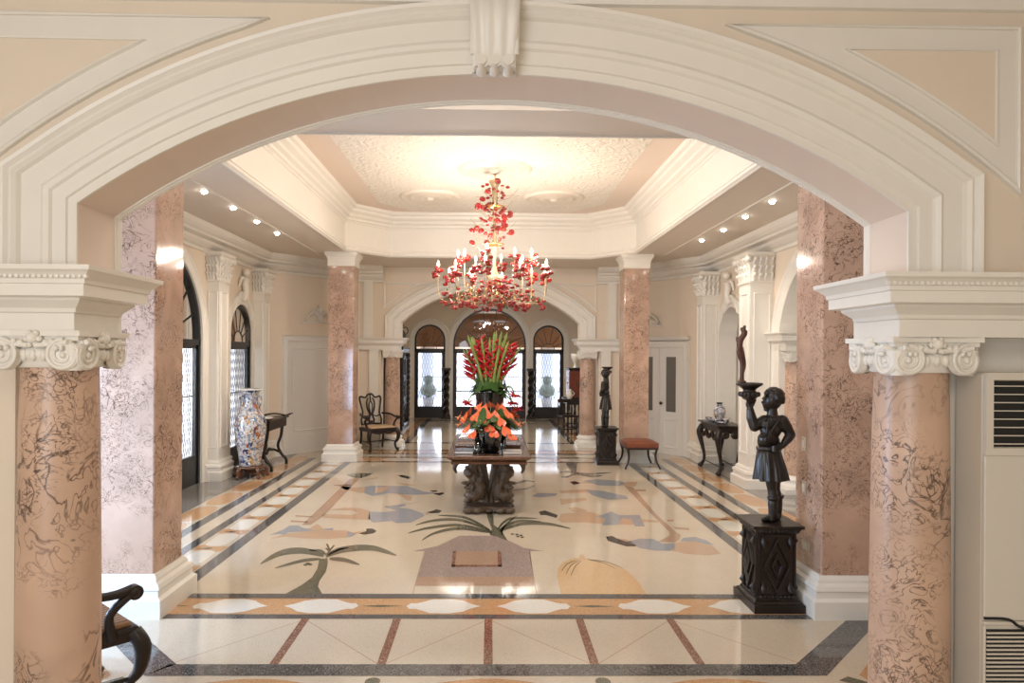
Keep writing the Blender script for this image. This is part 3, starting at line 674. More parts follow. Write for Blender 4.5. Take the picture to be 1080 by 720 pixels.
mb.sweep(oct_, [(.0, ZH), (.30, ZH-.005), (.8, ZH-.005)], idm, side=1, closed=True, m=M['pinkband'])
mb.add([(x*.755, 9.13+(y-9.13)*.905, ZH-.012) for x, y in oct_], [(0,1,2,3,4,5)], M['tex'])
mb.box((-4.6, -3.1, 3.6), (4.6, 2.89, 3.72), M['ceil'])            # near room ceiling
mb.box((-3.3, 14.45, 3.62), (3.3, 20.5, 3.75), M['ceil'])          # vestibule ceiling
struct(mb.build('ceiling'))
mb = MB()
mb.sweep(oct_, [(-.02, ZL), (-.02, ZL-.012), (.0, ZL-.012), (.012, ZL+.0), (.03, ZL+.012), (.03, ZL+.035), (.018, ZL+.04), (.018, ZL+.05), (.03, ZL+.055), (.03, ZL+.085), (0, ZL+.1)], idm, side=1, closed=True, m=M['white'])
mb.sweep(oct_, [(0, 4.19), (.015, 4.195), (.02, 4.215), (.05, 4.235), (.055, 4.26), (.05, 4.27), (.10, 4.30), (.11, 4.33), (.10, 4.34), (.16, 4.38), (.17, 4.42), (.21, 4.44), (.23, 4.49)], idm, side=1, closed=True, m=M['white'])
struct(mb.build('trim_6'))
mb = MB()
for sgn in (-1, 1): mb.box((sgn*3.1-.012, 5.6, ZL-.014), (sgn*3.1+.012, 12.4, ZL+.001), M['white'])
struct(mb.build('trim_7'))
# medallions
def medallion(x, y, r, label):
    mb = MB(); P = [(0.001, -.03), (.06*r, -.045), (.12*r, -.03), (.16*r, -.012), (.26*r, -.012), (.32*r, -.028), (.38*r, -.012), (.5*r, -.008), (.58*r, -.008), (.63*r, -.026), (.68*r, -.008), (.78*r, -.006), (.85*r, -.006), (.9*r, -.024), (.96*r, -.02), (r, 0)]
    mb.lathe([(a, b*1.6) for a, b in P], (0,0,0), 48, M['medal'], caps=False)
    for k in range(20):
        a = 2*PI*k/20; mb.ball((.44*r*math.cos(a), .44*r*math.sin(a), -.012), .035*r, M['medal'], 8, 5, (1,1,.5))
    o = mb.build('ceiling_medallion', None, None, (x, y, ZH-.012)); tag(o, label, 'ceiling medallion', 'plaster medallions on the hall ceiling')
medallion(.05, 9.5, .52, 'round plaster ceiling medallion the chandelier hangs from')
medallion(-1.0, 11.2, .50, 'round plaster ceiling medallion left of the chandelier')
medallion(1.03, 11.2, .50, 'round plaster ceiling medallion right of the chandelier')
# recessed lights
def rlight(x, y, label):
    t = thing('recessed_light', label, 'ceiling light', (x, y, ZL), 0, 'recessed lights in the side ceiling strips')
    mb = MB(); mb.lathe([(.032, -.003), (.05, -.006), (.055, 0)], seg=20, m=M['white'], caps=False); mb.build('trim_ring', None, t)
    mb = MB(); mb.lathe([(.001, -.034), (.02, -.03), (.032, -.018), (.036, -.004)], seg=16, m=M['downlight'], caps=False); mb.build('lamp', None, t)
    l = bpy.data.lights.new('downlight', 'SPOT'); l.energy = 34; l.spot_size = 1.9; l.spot_blend = .7; l.color = WARM; l.shadow_soft_size = .03
    o = bpy.data.objects.new('downlight', l); C.collection.objects.link(o); o.parent = t; o.location = (0, 0, -.05)
for i, nm in enumerate(['nearest', 'second', 'third', 'farthest']):
    p = onz([215.5, 246, 271, 292.3][i], [201.3, 218.5, 233, 245.5][i], ZL); rlight(p.x, p.y, nm+' small recessed light in the left ceiling strip')
    p = onz([814.4, 786, 763, 740.4][i], [211.8, 227.8, 242, 252.9][i], ZL); rlight(p.x, p.y, nm+' small recessed light in the right ceiling strip')

# ------------------------------------------------------------------ side walls of the hall
WL, WR = -4.22, 4.08
# left: arched door 8.88 / window 11.5
def mpL(u, z, v): return (WL-v, u, z)
def mpR(u, z, v): return (WR+v, u, z)
mb = MB(); wall(mb, mpL, 5.0, 12.35, 0, 3.7, [(8.88, 1.16, 2.12, 1.16, 0), (11.62, .50, 2.22, .50, .0)], 0, .28, M['beige'], M['white'])
struct(mb.build('wall_left'))
mb = MB(); wall(mb, mpR, 5.0, 12.35, 0, 3.7, [(8.25, 1.30, 2.25, 1.0, 0), (11.5, .60, 2.15, .58, 0)], 0, .30, M['beige'], M['white'])
mb.box((WR+.45, 10.7, 0), (WR+.5, 12.3, 3.2), M['white']); mb.box((WR+1.3, 5.6, 0), (WR+1.4, 11, 3.6), M['white'])
mb.box((WR+.3, 9.9, 0), (WR+1.35, 10.0, 3.6), M['white']); mb.box((WR+.3, 5.5, 3.5), (WR+1.35, 10, 3.6), M['white']); mb.box((WR+.3, 10.7, 2.8), (WR+.5, 12.3, 3.2), M['white'])
mb.box((WR+.3, 10.75, 0), (WR+.5, 10.85, 3.2), M['white']); mb.box((WR+.3, 12.2, 0), (WR+.5, 12.3, 3.2), M['white'])
struct(mb.build('wall_right'))
SM = [(0, 0), (0, -.02), (.03, -.03), (.05, -.02), (.12, -.022), (.14, -.04), (.17, -.035), (.18, 0)]
mb = MB(); mb.sweep(archpath(8.88, 1.16, 2.12, 1.16, 0), SM, mpL, side=1, m=M['white']); mb.sweep(archpath(11.62, .50, 2.22, .50, 0), SM, mpL, side=1, m=M['white']); struct(mb.build('trim_8'))
mb = MB(); mb.sweep(archpath(8.25, 1.30, 2.25, 1.0, 0), [(o*1.4, v) for o, v in SM], mpR, side=1, m=M['white']); mb.sweep(archpath(11.5, .60, 2.15, .58, 0), SM, mpR, side=1, m=M['white'])
# inner impost of the niche
mb.sweep([(WR+.44, 12.2), (WR+.44, 10.85)], [(0, 1.62), (.03, 1.63), (.05, 1.68), (.08, 1.72), (.09, 1.78), (.0, 1.8)], idm, side=-1 if 0 else 1, m=M['white'])
mb.sweep([(WR+.44, 12.2), (WR+.44, 10.85)], [(0, 1.4), (.03, 1.42), (.04, 1.5), (.02, 1.58), (0, 1.6)], idm, side=1, m=M['white'])
struct(mb.build('trim_9'))
CORN = [(0, 3.38), (.03, 3.385), (.04, 3.42), (.02, 3.44), (.06, 3.46), (.10, 3.50), (.11, 3.54), (.22, 3.55), (.22, 3.585), (.26, 3.60), (.30, 3.64), (.36, 3.66), (.38, 3.685), (.50, 3.69), (.50, 3.7), (0, 3.7)]
mb = MB()
mb.sweep([(WL, 5.5), (WL, 12.35), (-2.72, 14.18), (-2.2, 14.18)], CORN[:11]+[(.32, 3.68), (.32, 3.7), (0, 3.7)], idm, side=-1, m=M['white']); struct(mb.build('trim_10'))
mb = MB(); mb.sweep([(WR, 5.5), (WR, 12.35), (2.70, 14.18), (2.2, 14.18)], CORN[:11]+[(.32, 3.68), (.32, 3.7), (0, 3.7)], idm, side=1, m=M['white']); struct(mb.build('trim_11'))
# diagonal end walls
def seg_map(a, b):
    a = Vector(a); b = Vector(b); d = (b-a).normalized(); n = Vector((-d.y, d.x)); L = (b-a).length
    return (lambda u, z, v: (a.x+d.x*u+n.x*v, a.y+d.y*u+n.y*v, z)), L
mpDL, LDL = seg_map((WL, 12.35), (-2.72, 14.2)); mpDR, LDR = seg_map((2.70, 14.2), (WR, 12.35))
mb = MB(); wall(mb, mpDL, 0, LDL, 0, 3.7, [], 0, .15, M['beige']); struct(mb.build('wall_back_left'))
mb = MB(); wall(mb, mpDR, 0, LDR, 0, 3.7, [], 0, .15, M['beige']); struct(mb.build('wall_back_right'))
mb = MB()
mb.sweep([(WL, 10.12), (WL, 11.1)], BASEP, idm, side=-1, m=M['base_white']); 
a = mpDL(0, 0, 0); b_ = mpDL(.52, 0, 0); mb.sweep([a[:2], b_[:2]], BASEP, idm, side=-1, m=M['base_white'])
struct(mb.build('baseboard_left'))
mb = MB(); a = mpDR(1.76, 0, 0); b_ = mpDR(LDR, 0, 0); mb.sweep([a[:2], b_[:2]], BASEP, idm, side=-1, m=M['base_white']); mb.sweep([(WR, 12.35), (WR, 12.15)], BASEP, idm, side=-1, m=M['base_white']); struct(mb.build('baseboard_right'))
# left recessed white door panel
d = sempty('door_1')
mb = MB(); mb.sweep([(.66, .0), (.66, 2.12), (1.9, 2.12), (1.9, 0)], [(0, 0), (0, -.03), (.03, -.045), (.09, -.03), (.11, -.05), (.13, 0)], mpDL, side=1, m=M['doorwhite']); mb.build('frame', None, d)
mb = MB(); mb.obox(mpDL, (.66, .0, -.012), (1.9, 2.12, .0), M['white'] if 0 else M['doorwhite']); mb.sweep([(.78, .42), (.78, 2.0), (1.78, 2.0), (1.78, .42)], [(0, -.012), (.01, -.024), (.03, -.012)], mpDL, side=-1, closed=True, m=M['doorwhite']); mb.obox(mpDL, (.66, .0, -.03), (1.9, .36, -.012), M['doorwhite']); mb.build('panel', None, d)
# right double door with grey glass
d = sempty('door_2'); hh = 2.05
u0, u1 = .50, 1.62; um = (u0+u1)/2
mb = MB(); mb.sweep([(u0, 0), (u0, hh), (u1, hh), (u1, 0)], [(0, 0), (0, -.03), (.03, -.05), (.10, -.035), (.13, -.06), (.15, 0)], mpDR, side=1, m=M['doorwhite'])
mb.sweep([(u0-.16, hh+.17), (u1+.16, hh+.17)], [(-.02, 0), (-.02, -.06), (.02, -.09), (.05, -.10), (.05, 0)], mpDR, side=1, m=M['doorwhite']); mb.build('frame', None, d)
for a, b in ((u0, um-.003), (um+.003, u1)):
    mb = MB(); s0 = .10
    mb.obox(mpDR, (a, 0, -.02), (b, .82, 0), M['doorwhite']); mb.obox(mpDR, (a, 1.88, -.02), (b, hh, 0), M['doorwhite'])
    mb.obox(mpDR, (a, .82, -.02), (a+s0+.06, 1.88, 0), M['doorwhite']); mb.obox(mpDR, (b-s0-.06, .82, -.02), (b, 1.88, 0), M['doorwhite'])
    mb.sweep([(a+.12, .12), (a+.12, .68), (b-.12, .68), (b-.12, .12)], [(0, -.02), (.012, -.034), (.03, -.02)], mpDR, side=-1, closed=True, m=M['doorwhite'])
    lf = mb.build('leaf', None, d)
    mb = MB(); mb.obox(mpDR, (a+.13, .80, -.012), (b-.13, 1.9, -.002), M['greyglass']); mb.build('pane', None, lf)
mb = MB(); p = Vector(mpDR(um+.07, .98, -.06)); q = Vector(mpDR(um+.07, .98, -.02)); mb.ball(p, .032, M['black']); mb.tube([q, p], .012, 8, M['black']); mb.build('knob', None, d)
# wall applique ornaments over the doors
def applique(mp, uc, zc, label, flip=1):
    t = MB(); m_ = M['white']
    for s_ in (-1, 1):
        stube(t, [mp(uc+s_*.02, zc, -.02), mp(uc+s_*.12, zc+.09, -.035), mp(uc+s_*.24, zc+.02, -.035), mp(uc+s_*.30, zc-.08, -.03), mp(uc+s_*.22, zc-.10, -.02)], [.03, .028, .022, .018, .01], 8, 6, m_)
        stube(t, [mp(uc+s_*.05, zc-.1, -.02), mp(uc+s_*.18, zc-.11, -.03), mp(uc+s_*.40, zc-.15, -.02)], [.02, .022, .008], 8, 5, m_)
        for k in range(7): t.ball(mp(uc+s_*(.05+.05*k), zc+.06-.022*k+.02*math.sin(k*3), -.03), .026-.002*k, m_, 8, 6)
    t.ball(mp(uc, zc+.12, -.03), .06, m_); t.ball(mp(uc, zc+.2, -.02), .03, m_); t.ball(mp(uc, zc-.03, -.02), .07, m_, sc=(1, .7, 1.2))
    o = t.build('plaster_applique'); tag(o, label, 'wall ornament')
applique(mpDL, 1.36, 2.62, 'white plaster scroll ornament on the wall beside the far left pier')
applique(mpDR, .72, 2.62, 'white plaster scroll ornament above the white double door')

# pilasters with leafy capitals
def pilaster(x0, x1, y0, y1, label):
    cx, cy, hx, hy = (x0+x1)/2, (y0+y1)/2, abs(x1-x0)/2, (y1-y0)/2
    t = thing('pilaster', label, 'pilaster', (cx, cy, 0)); m_ = M['white']; rc = [(-hx,-hy),(hx,-hy),(hx,hy),(-hx,hy)]
    mb = MB(); mb.box((-hx,-hy,.1), (hx,hy,3.0), m_)
    mb.sweep([(-hy*.55, .5), (-hy*.55, 2.8), (hy*.55, 2.8), (hy*.55, .5)], [(0, 0), (.01, .012), (.025, 0)], lambda a, b, q: ((-hx-q) if cx > 0 else (hx+q), a, b), closed=True, m=m_)
    mb.sweep([(-hx*.6, .5), (-hx*.6, 2.8), (hx*.6, 2.8), (hx*.6, .5)], [(0, 0), (.01, .012), (.02, 0)], lambda a, b, q: (a, -hy-q, b), closed=True, m=m_); mb.build('shaft', None, t)
    mb = MB(); mb.sweep(rc, BASEP, idm, side=-1, closed=True, m=m_); mb.box((-hx,-hy,0), (hx,hy,.12), m_); mb.build('base', None, t)
    mb = MB(); mb.sweep(rc, [(0, 2.96), (.02, 2.965), (.02, 2.99), (.01, 3.0), (.01, 3.12), (.025, 3.25), (.05, 3.34), (.07, 3.36), (.07, 3.40), (0, 3.40)], idm, side=-1, closed=True, m=m_)
    rnd = random.Random(5)
    for s_ in range(4):
        for r_, zz in ((0, 3.08), (1, 3.19), (2, 3.3)):
            for k in range(4):
                f = -1+2*(k+.5)/4
                c = [(f*hx, -hy), (hx, f*hy), (f*hx, hy), (-hx, f*hy)][s_]; n_ = [(0,-1),(1,0),(0,1),(-1,0)][s_]; o_ = .02+.012*r_
                stube(mb, [(c[0]+n_[0]*.01, c[1]+n_[1]*.01, zz-.09), (c[0]+n_[0]*o_, c[1]+n_[1]*o_, zz-.02), (c[0]+n_[0]*(o_+.035), c[1]+n_[1]*(o_+.035), zz+.01), (c[0]+n_[0]*(o_+.04), c[1]+n_[1]*(o_+.04), zz-.02)], [.02, .026, .022, .012], 6, 3, m_)
    for sx in (-1, 1):
        for sy in (-1, 1): mb.ball((sx*(hx+.045), sy*(hy+.045), 3.30), .048, m_, 10, 8)
    mb.build('capital', None, t); return t
pilaster(WL+.0, WL+.18, 10.22, 10.62, 'white pilaster on the left wall beside the tall porcelain floor vase')
pilaster(WL+.0, WL+.20, 12.18, 12.5, 'white pilaster in the left corner beyond the writing desk')
pilaster(WR-.34, WR, 9.78, 10.22, 'white pilaster on the right wall just behind the nearest statue')
pilaster(WR-.30, WR, 12.12, 12.45, 'white pilaster in the right corner beyond the console table')
# keystone figures over the small arches
def keyfig(mp, uc, z0, label):
    t = MB(); m_ = M['white']; stube(t, [mp(uc, z0, -.04), mp(uc, z0+.12, -.08), mp(uc, z0+.28, -.06), mp(uc, z0+.36, -.09)], [.06, .05, .055, .06], 10, 5, m_)
    t.ball(mp(uc, z0+.46, -.09), .062, m_); 
    for s_ in (-1, 1):
        stube(t, [mp(uc+s_*.05, z0+.36, -.06), mp(uc+s_*.14, z0+.34, -.05), mp(uc+s_*.2, z0+.2, -.04)], [.03, .028, .015], 8, 5, m_); stube(t, [mp(uc+s_*.03, z0+.1, -.04), mp(uc+s_*.14, z0+.1, -.04), mp(uc+s_*.28, z0-.04, -.03), mp(uc+s_*.36, z0-.2, -.03)], [.03, .03, .028, .012], 8, 5, m_)
    o = t.build('plaster_cherub'); tag(o, label, 'wall ornament')
keyfig(mpL, 11.62, 2.80, 'white plaster cherub keystone over the small arched window on the left')
keyfig(mpR, 11.5, 2.80, 'white plaster cherub keystone over the niche on the right')
# round column inside the right side arch
c5 = dup(c1, (WR+.22, 9.55, 0), PI/2, 'pink marble column set in the right-hand side arch, behind the nearest statue')
mb = MB(); mb.sweep([(WR+1.3, 9.36), (WR+.0, 9.36), (WR+.0, 9.9)], ENT, idm, side=1, m=M['white']) ; mb.box((WR+.005, 9.365, 1.986), (WR+1.3, 9.895, 2.238), M['white']); struct(mb.build('trim_12'))

# ------------------------------------------------------------------ back arch wall
B1, B2, BX = 14.2, 14.5, 1.86
mb = MB(); wall(mb, lambda u, z, v: (u, v, z), -3.3, 3.3, 2.23, 3.75, [(0, BX, 2.56, .72, 2.23)], B1, B2, M['beige'], M['ceil'])
mb.box((-3.3, B1, 0), (-2.26, B2, 2.24), M['beige']); mb.box((2.26, B1, 0), (3.3, B2, 2.24), M['beige']); struct(mb.build('wall_back'))
mb = MB(); mb.sweep(archpath(0, BX, 2.56, .72, 2.235), ARCHIV, lambda a, b, q: (a, B1+q, b), side=1, m=M['white']); struct(mb.build('trim_13'))
mb = MB()
for sgn in (-1, 1):
    path = [(sgn*2.75, 14.10), (sgn*1.87, 14.10), (sgn*1.87, 14.42), (sgn*2.4, 14.42)]
    mb.sweep(path, ENT, idm, side=(-1 if sgn < 0 else 1), m=M['white']); mb.box((min(sgn*1.875, sgn*2.75), 14.105, 1.986), (max(sgn*1.875, sgn*2.75), 14.415, 2.238), M['white'])
    mb.box((min(sgn*2.3, sgn*2.5), 14.12, 0), (max(sgn*2.3, sgn*2.5), 14.2, 1.99), M['white'])
    mb.box((min(sgn*2.44, sgn*2.62), 14.14, 2.24), (max(sgn*2.44, sgn*2.62), 14.2, 3.4), M['white'])
    Rb = (BX*BX+.72**2)/(2*.72); Zb = 3.28-Rb
    xs = [.9+(2.2-.9)*i/12 for i in range(13)]; pts = [(sgn*x, min(3.36, Zb+math.sqrt((Rb+.44)**2-x*x))) for x in xs]+[(sgn*2.2, 3.36)]
    mb.sweep(pts, [(-.02, 0), (-.015, -.025), (.01, -.03), (.02, 0)], lambda a, b, q: (a, B1+q, b), closed=True, m=M['white'])
struct(mb.build('trim_14'))

# ------------------------------------------------------------------ vestibule
mb = MB(); wall(mb, lambda u, z, v: (v, u, z), 14.5, 20.5, 0, 3.7, [], -3.2, -3.05, M['beige']); struct(mb.build('wall_vestibule_left'))
mb = MB(); wall(mb, lambda u, z, v: (v, u, z), 14.5, 20.5, 0, 3.7, [], 3.05, 3.2, M['beige']); struct(mb.build('wall_vestibule_right'))
VY = 20.4
mpV = lambda u, z, v: (u, VY+v, z)
DV = [(-1.80, .46, 2.33, .46), (-.02, 1.09, 2.18, 1.09), (1.74, .46, 2.33, .46)]
mb = MB(); wall(mb, mpV, -3.2, 3.2, 0, 3.7, [(c, h, zs, r, 0) for c, h, zs, r in DV], 0, .25, M['beige'], M['white']); struct(mb.build('wall_vestibule_back'))
mb = MB()
for c, h, zs, r in DV: mb.sweep(archpath(c, h, zs, r, 1.2 if h < .6 else .0), [(0, 0), (0, -.03), (.10, -.035), (.12, -.055), (.17, -.05), (.18, 0)], mpV, side=1, m=M['white'])
struct(mb.build('trim_15'))
def arched_door(name, mp, c, h, zs, rise, ztr, leaves=2, vd=.10, dx=.085, kick=.34, fan=7, dense=.075):
    root = sempty(name); mm = M['black']; fw = .055
    mb = MB(); mb.sweep(archpath(c, h-.001, zs, rise, 0), [(0, vd), (0, vd-.05), (-fw, vd-.05), (-fw, vd+.03), (0, vd+.03)], mp, side=1, m=mm)
    mb.obox(mp, (c-h, ztr-.05, vd-.05), (c+h, ztr+.03, vd+.03), mm); mb.build('frame', None, root)
    H = zs+rise
    # fanlight
    A = arc_pts(c, h-.03, zs, rise-.03, 24); fz0 = ztr+.03
    mb = MB(); pts = [(c-h+.03, fz0)]+A+[(c+h-.03, fz0)]; mb.add([mp(u, z, vd) for u, z in pts], [tuple(range(len(pts)))], M['fanglass']); fg = mb.build('fanlight', None, root)
    mb = MB()
    ri = h*.42
    arcp = [(c+ri*math.cos(PI*i/16), fz0+ri*math.sin(PI*i/16)*(.85+0*h)) for i in range(17)]
    for a, b in zip(arcp[:-1], arcp[1:]): mb.tube([mp(*a, vd-.01), mp(*b, vd-.01)], .011, 5, mm)
    for k in range(1, fan):
        th = PI*k/fan; st = (c+ri*.999*math.cos(th), fz0+ri*.85*math.sin(th))
        # end on the outer arch
        t = 0; 
        while t < 3:
            e = (c+t*math.cos(th), fz0+t*math.sin(th)); du = abs(e[0]-c)
            if du > h-.03: break
            R = (h*h+rise*rise)/(2*rise); zc = zs+rise-R
            if e[1] > zc+math.sqrt(max(0, R*R-du*du)) and e[1] > zs: break
            t += .01
        mb.tube([mp(*st, vd-.01), mp(*e, vd-.01)], .009, 5, M['gold'] if 0 else mm)
    mb.build('fan_bar', None, fg)
    # leaves
    lw = (2*h-2*fw)/leaves
    for i in range(leaves):
        a = c-h+fw+i*lw; b = a+lw; mb = MB(); st = dx
        mb.obox(mp, (a, 0, vd-.03), (b, kick, vd+.02), mm); mb.obox(mp, (a, kick, vd-.03), (a+st*.6, ztr-.05, vd+.02), mm); mb.obox(mp, (b-st*.6, kick, vd-.03), (b, ztr-.05, vd+.02), mm); mb.obox(mp, (a, ztr-.1, vd-.03), (b, ztr-.05, vd+.02), mm)
        lf = mb.build('door_leaf', None, root)
        mb = MB(); mb.add([mp(a+.02, kick, vd+.012), mp(b-.02, kick, vd+.012), mp(b-.02, ztr-.07, vd+.012), mp(a+.02, ztr-.07, vd+.012)], [(0,1,2,3)], M['glass']); mb.build('pane', None, lf)
        mb = MB(); x0, x1 = a+st*.6, b-st*.6; n = max(2, int(round((x1-x0)/dense))); wdd = (x1-x0)/n; zz = kick; nz = int((ztr-.1-kick)/.13); hz = (ztr-.1-kick)/nz
        for k in range(n):
            for q in range(nz):
                l = x0+k*wdd; r = l+wdd; mid = (l+r)/2; zb = kick+q*hz
                L1, L2 = (l, mid) if q % 2 == 0 else (mid, l); R1, R2 = (r, mid) if q % 2 == 0 else (mid, r)
                mb.tube([mp(L1, zb, vd+.03), mp(L2, zb+hz, vd+.03)], .0055, 4, M['iron'], smooth=False, caps=False); mb.tube([mp(R1, zb, vd+.03), mp(R2, zb+hz, vd+.03)], .0055, 4, M['iron'], smooth=False, caps=False)
        for zq in (kick+(ztr-kick)*.52,): mb.obox(mp, (x0, zq-.008, vd+.02), (x1, zq+.008, vd+.04), M['iron'])
        mb.build('lattice', None, lf)
    return root
arched_door('door_3', mpV, -1.80, .46, 2.33, .46, 2.04, 1)
dd = arched_door('door_4', mpV, -.02, 1.09, 2.18, 1.09, 2.04, 3, fan=9)
arched_door('door_5', mpV, 1.74, .46, 2.33, .46, 2.04, 1)
arched_door('door_6', mpL, 8.88, 1.16, 2.12, 1.16, 2.06, 4, vd=.06, dx=.11, kick=.42, fan=9)
arched_door('door_7', mpL, 11.62, .50, 2.22, .50, 2.06, 1, vd=.06, fan=7)
# porch and outside
mb = MB()
mb.box((-9, 23.6, 2.16), (9, 23.9, 4.2), M['porch']); mb.box((-9, 20.7, 3.6), (9, 23.9, 3.8), M['porch'])
mb.box((-6.6, 5, 2.15), (-6.4, 30, 4.2), M['porch']); mb.box((-6.6, 5, 3.6), (-4.55, 30, 3.8), M['porch'])
struct(mb.build('ceiling_porch'))
mb = MB(); mb.box((-26, 36, 0), (26, 37, 2.3), M['exterior'])
struct(mb.build('wall_exterior'))
mb = MB(); mb.box((-40, 26, -.16), (40, 60, -.06), M['exterior']); mb.box((-30, 4, -.16), (-9, 26, -.06), M['exterior']); struct(mb.build('floor_exterior'))
for (px, lab) in ((452, 'left'), (578, 'right')):
    p = ony(px-1, 380, 31.0); 
    t = thing('garden_column', 'pale stone column standing outside beyond the far %s door' % lab, 'column', (p.x, 31, -.06))
    mb = MB(); mb.lathe([(.42, 0), (.42, .3), (.3, .4), (.26, 1.0), (.27, 2.0), (.42, 2.6), (.8, 3.0), (.8, 3.2)], seg=20, m=M['exterior2']); mb.build('shaft', None, t)
for (px, lab) in ((452, 'left'), (577, 'right')):
    p = onz(px, 432, 0); 
    t = thing('potted_topiary', 'clipped grey-green topiary in a pot outside the far %s door' % lab, 'plant', (ony(px, 400, 25.0).x, 25.0, 0))
    mb = MB(); mb.lathe([(.15, 0), (.2, .1), (.22, .3), (.18, .34)], seg=18, m=M['exterior2']); mb.build('pot', None, t)
    mb = MB(); mb.lathe([(.05, .34), (.26, .45), (.3, .62), (.2, .78), (.12, .84), (.17, .95), (.15, 1.08), (.02, 1.15)], seg=20, m=M['topiary'], wob=lambda a, z: 1+.06*math.sin(5*a+z*9)); mb.build('foliage', None, t)
# near room enclosure
mb = MB(); wall(mb, lambda u, z, v: (v, u, z), -3.2, 5.0, 0, 4.0, [], 4.4, 4.5, M['beige']); struct(mb.build('wall_near_right'))
mb = MB(); wall(mb, lambda u, z, v: (v, u, z), -3.2, 5.0, 0, 4.0, [(3.95, .75, 2.1, .0, .1)], -4.5, -4.4, M['beige']); struct(mb.build('wall_near_left'))
mb = MB(); wall(mb, lambda u, z, v: (u, v, z), -4.5, 4.5, 0, 4.0, [], -3.2, -3.1, M['beige']); struct(mb.build('wall_near_back'))
mb = MB(); mb.box((-4.6, 4.95, 0), (-4.0, 5.1, 4), M['beige']); mb.box((4.0, 4.95, 0), (5.4, 5.1, 4), M['beige']); struct(mb.build('wall_side_return'))

# ------------------------------------------------------------------ wall plates on the right pier
for i, (px, py, nm) in enumerate(((848, 468, 'upper'), (848, 514, 'middle'), (850, 575, 'lowest'))):
    p = onx(px, py, 2.433); t = thing('wall_plate', '%s small rectangular switch plate on the inner face of the right pier' % nm, 'switch', (2.435, p.y, p.z), 0, 'switch plates on the right pier')
    mb = MB(); s1, s2 = (.03, .055) if i < 2 else (.06, .035); mb.box((-.008, -s1, -s2), (0, s1, s2), M['plate']); mb.build('plate', None, t, bevel=.003)
    mb = MB(); mb.box((-.012, -s1*.4, -s2*.5), (-.0075, s1*.4, s2*.5), M['base_white']); mb.build('rocker', None, t)

# ------------------------------------------------------------------ air conditioner
t = thing('air_conditioner', 'tall ivory floor-standing air conditioner at the right edge beside the near column', 'air conditioner', (2.04, 2.78, 0))
H_ = 1.84; Wd = .52
mb = MB(); mb.box((0, .012, 0), (Wd, .19, H_), M['ac']); mb.build('body', None, t, bevel=.012)
mb = MB(); mb.box((0.0, 0, .82), (Wd, .02, 1.50), M['ac']); mb.box((0, 0, .80), (Wd, .015, .815), M['ac']); mb.box((0, 0, .0), (.01, .02, .8), M['ac']); mb.box((Wd-.01, 0, 0), (Wd, .02, .8), M['ac']); mb.build('front_panel', None, t, bevel=.004)
mb = MB(); mb.sweep([(.0, 1.50), (.0, H_), (Wd, H_), (Wd, 1.50)], [(0, .012), (0, -.006), (-.03, -.006), (-.035, .012)], lambda a, b, q: (a, q, b), side=1, closed=True, m=M['ac']); mb.build('outlet_frame', None, t)
mb = MB(); mb.box((.03, .008, 1.52), (Wd-.03, .0125, H_-.03), M['acdark']); g = mb.build('outlet_grille', None, t)
mb = MB()
for k in range(8): mb.box((.03, -.004, 1.545+k*.034), (Wd-.03, .008, 1.549+k*.034), M['ac'])
mb.build('louvre', None, g)
mb = MB(); mb.box((.012, .006, .05), (Wd-.012, .0125, .78), M['acdark']); g = mb.build('intake_grille', None, t)
mb = MB()
for k in range(42): mb.box((.012, 0, .055+k*.0173), (Wd-.012, .007, .062+k*.0173), M['ac'])
mb.build('slat', None, g)
mb = MB(); stube(mb, [(.0, -.001, .83), (.10, -.001, .825), (.16, -.001, .79), (.3, -.001, .77), (Wd, -.001, .77)], .006, 6, 5, M['acdark']); mb.build('panel_seam', None, t)

# ------------------------------------------------------------------ centre table
TZ = .74; TX0, TX1, TY0, TY1 = -.485, .475, 7.80, 10.0
TCX, TCY = (TX0+TX1)/2, (TY0+TY1)/2
t = thing('centre_table', 'carved wooden table on dolphin supports in the middle of the hall', 'table', (TCX, TCY, 0))
hx, hy = .42, 1.04
mb = MB(); rc = [(-hx,-hy),(hx,-hy),(hx,hy),(-hx,hy)]
mb.box((-hx,-hy,TZ-.10), (hx,hy,TZ), M['mwood'])
mb.sweep(rc, [(0, TZ-.10), (.015, TZ-.10), (.02, TZ-.075), (.005, TZ-.06), (.03, TZ-.05), (.055, TZ-.03), (.06, TZ-.012), (.05, TZ), (0, TZ)], idm, side=-1, closed=True, m=M['mwood']); tp = mb.build('tabletop', None, t)
n_ = 34
for sgn in (-1, 1):
    mb = MB()
    for k in range(n_): mb.ball((-hx+2*hx*(k+.5)/n_, sgn*(hy+.056), TZ-.03), .015, M['mwood'], 8, 6, (1, 1, .9))
    mb.build('gadroon_edge', None, tp); mb = MB()
    for k in range(80): mb.ball((sgn*(hx+.056), -hy+2*hy*(k+.5)/80, TZ-.03), .015, M['mwood'], 8, 6, (1, 1, .9))
    mb.build('gadroon_edge', None, tp)
mb = MB(); mb.box((-hx+.07, -hy+.09, TZ), (hx-.07, hy-.09, TZ+.004), M['blackglass']); mb.build('inlay', None, tp)
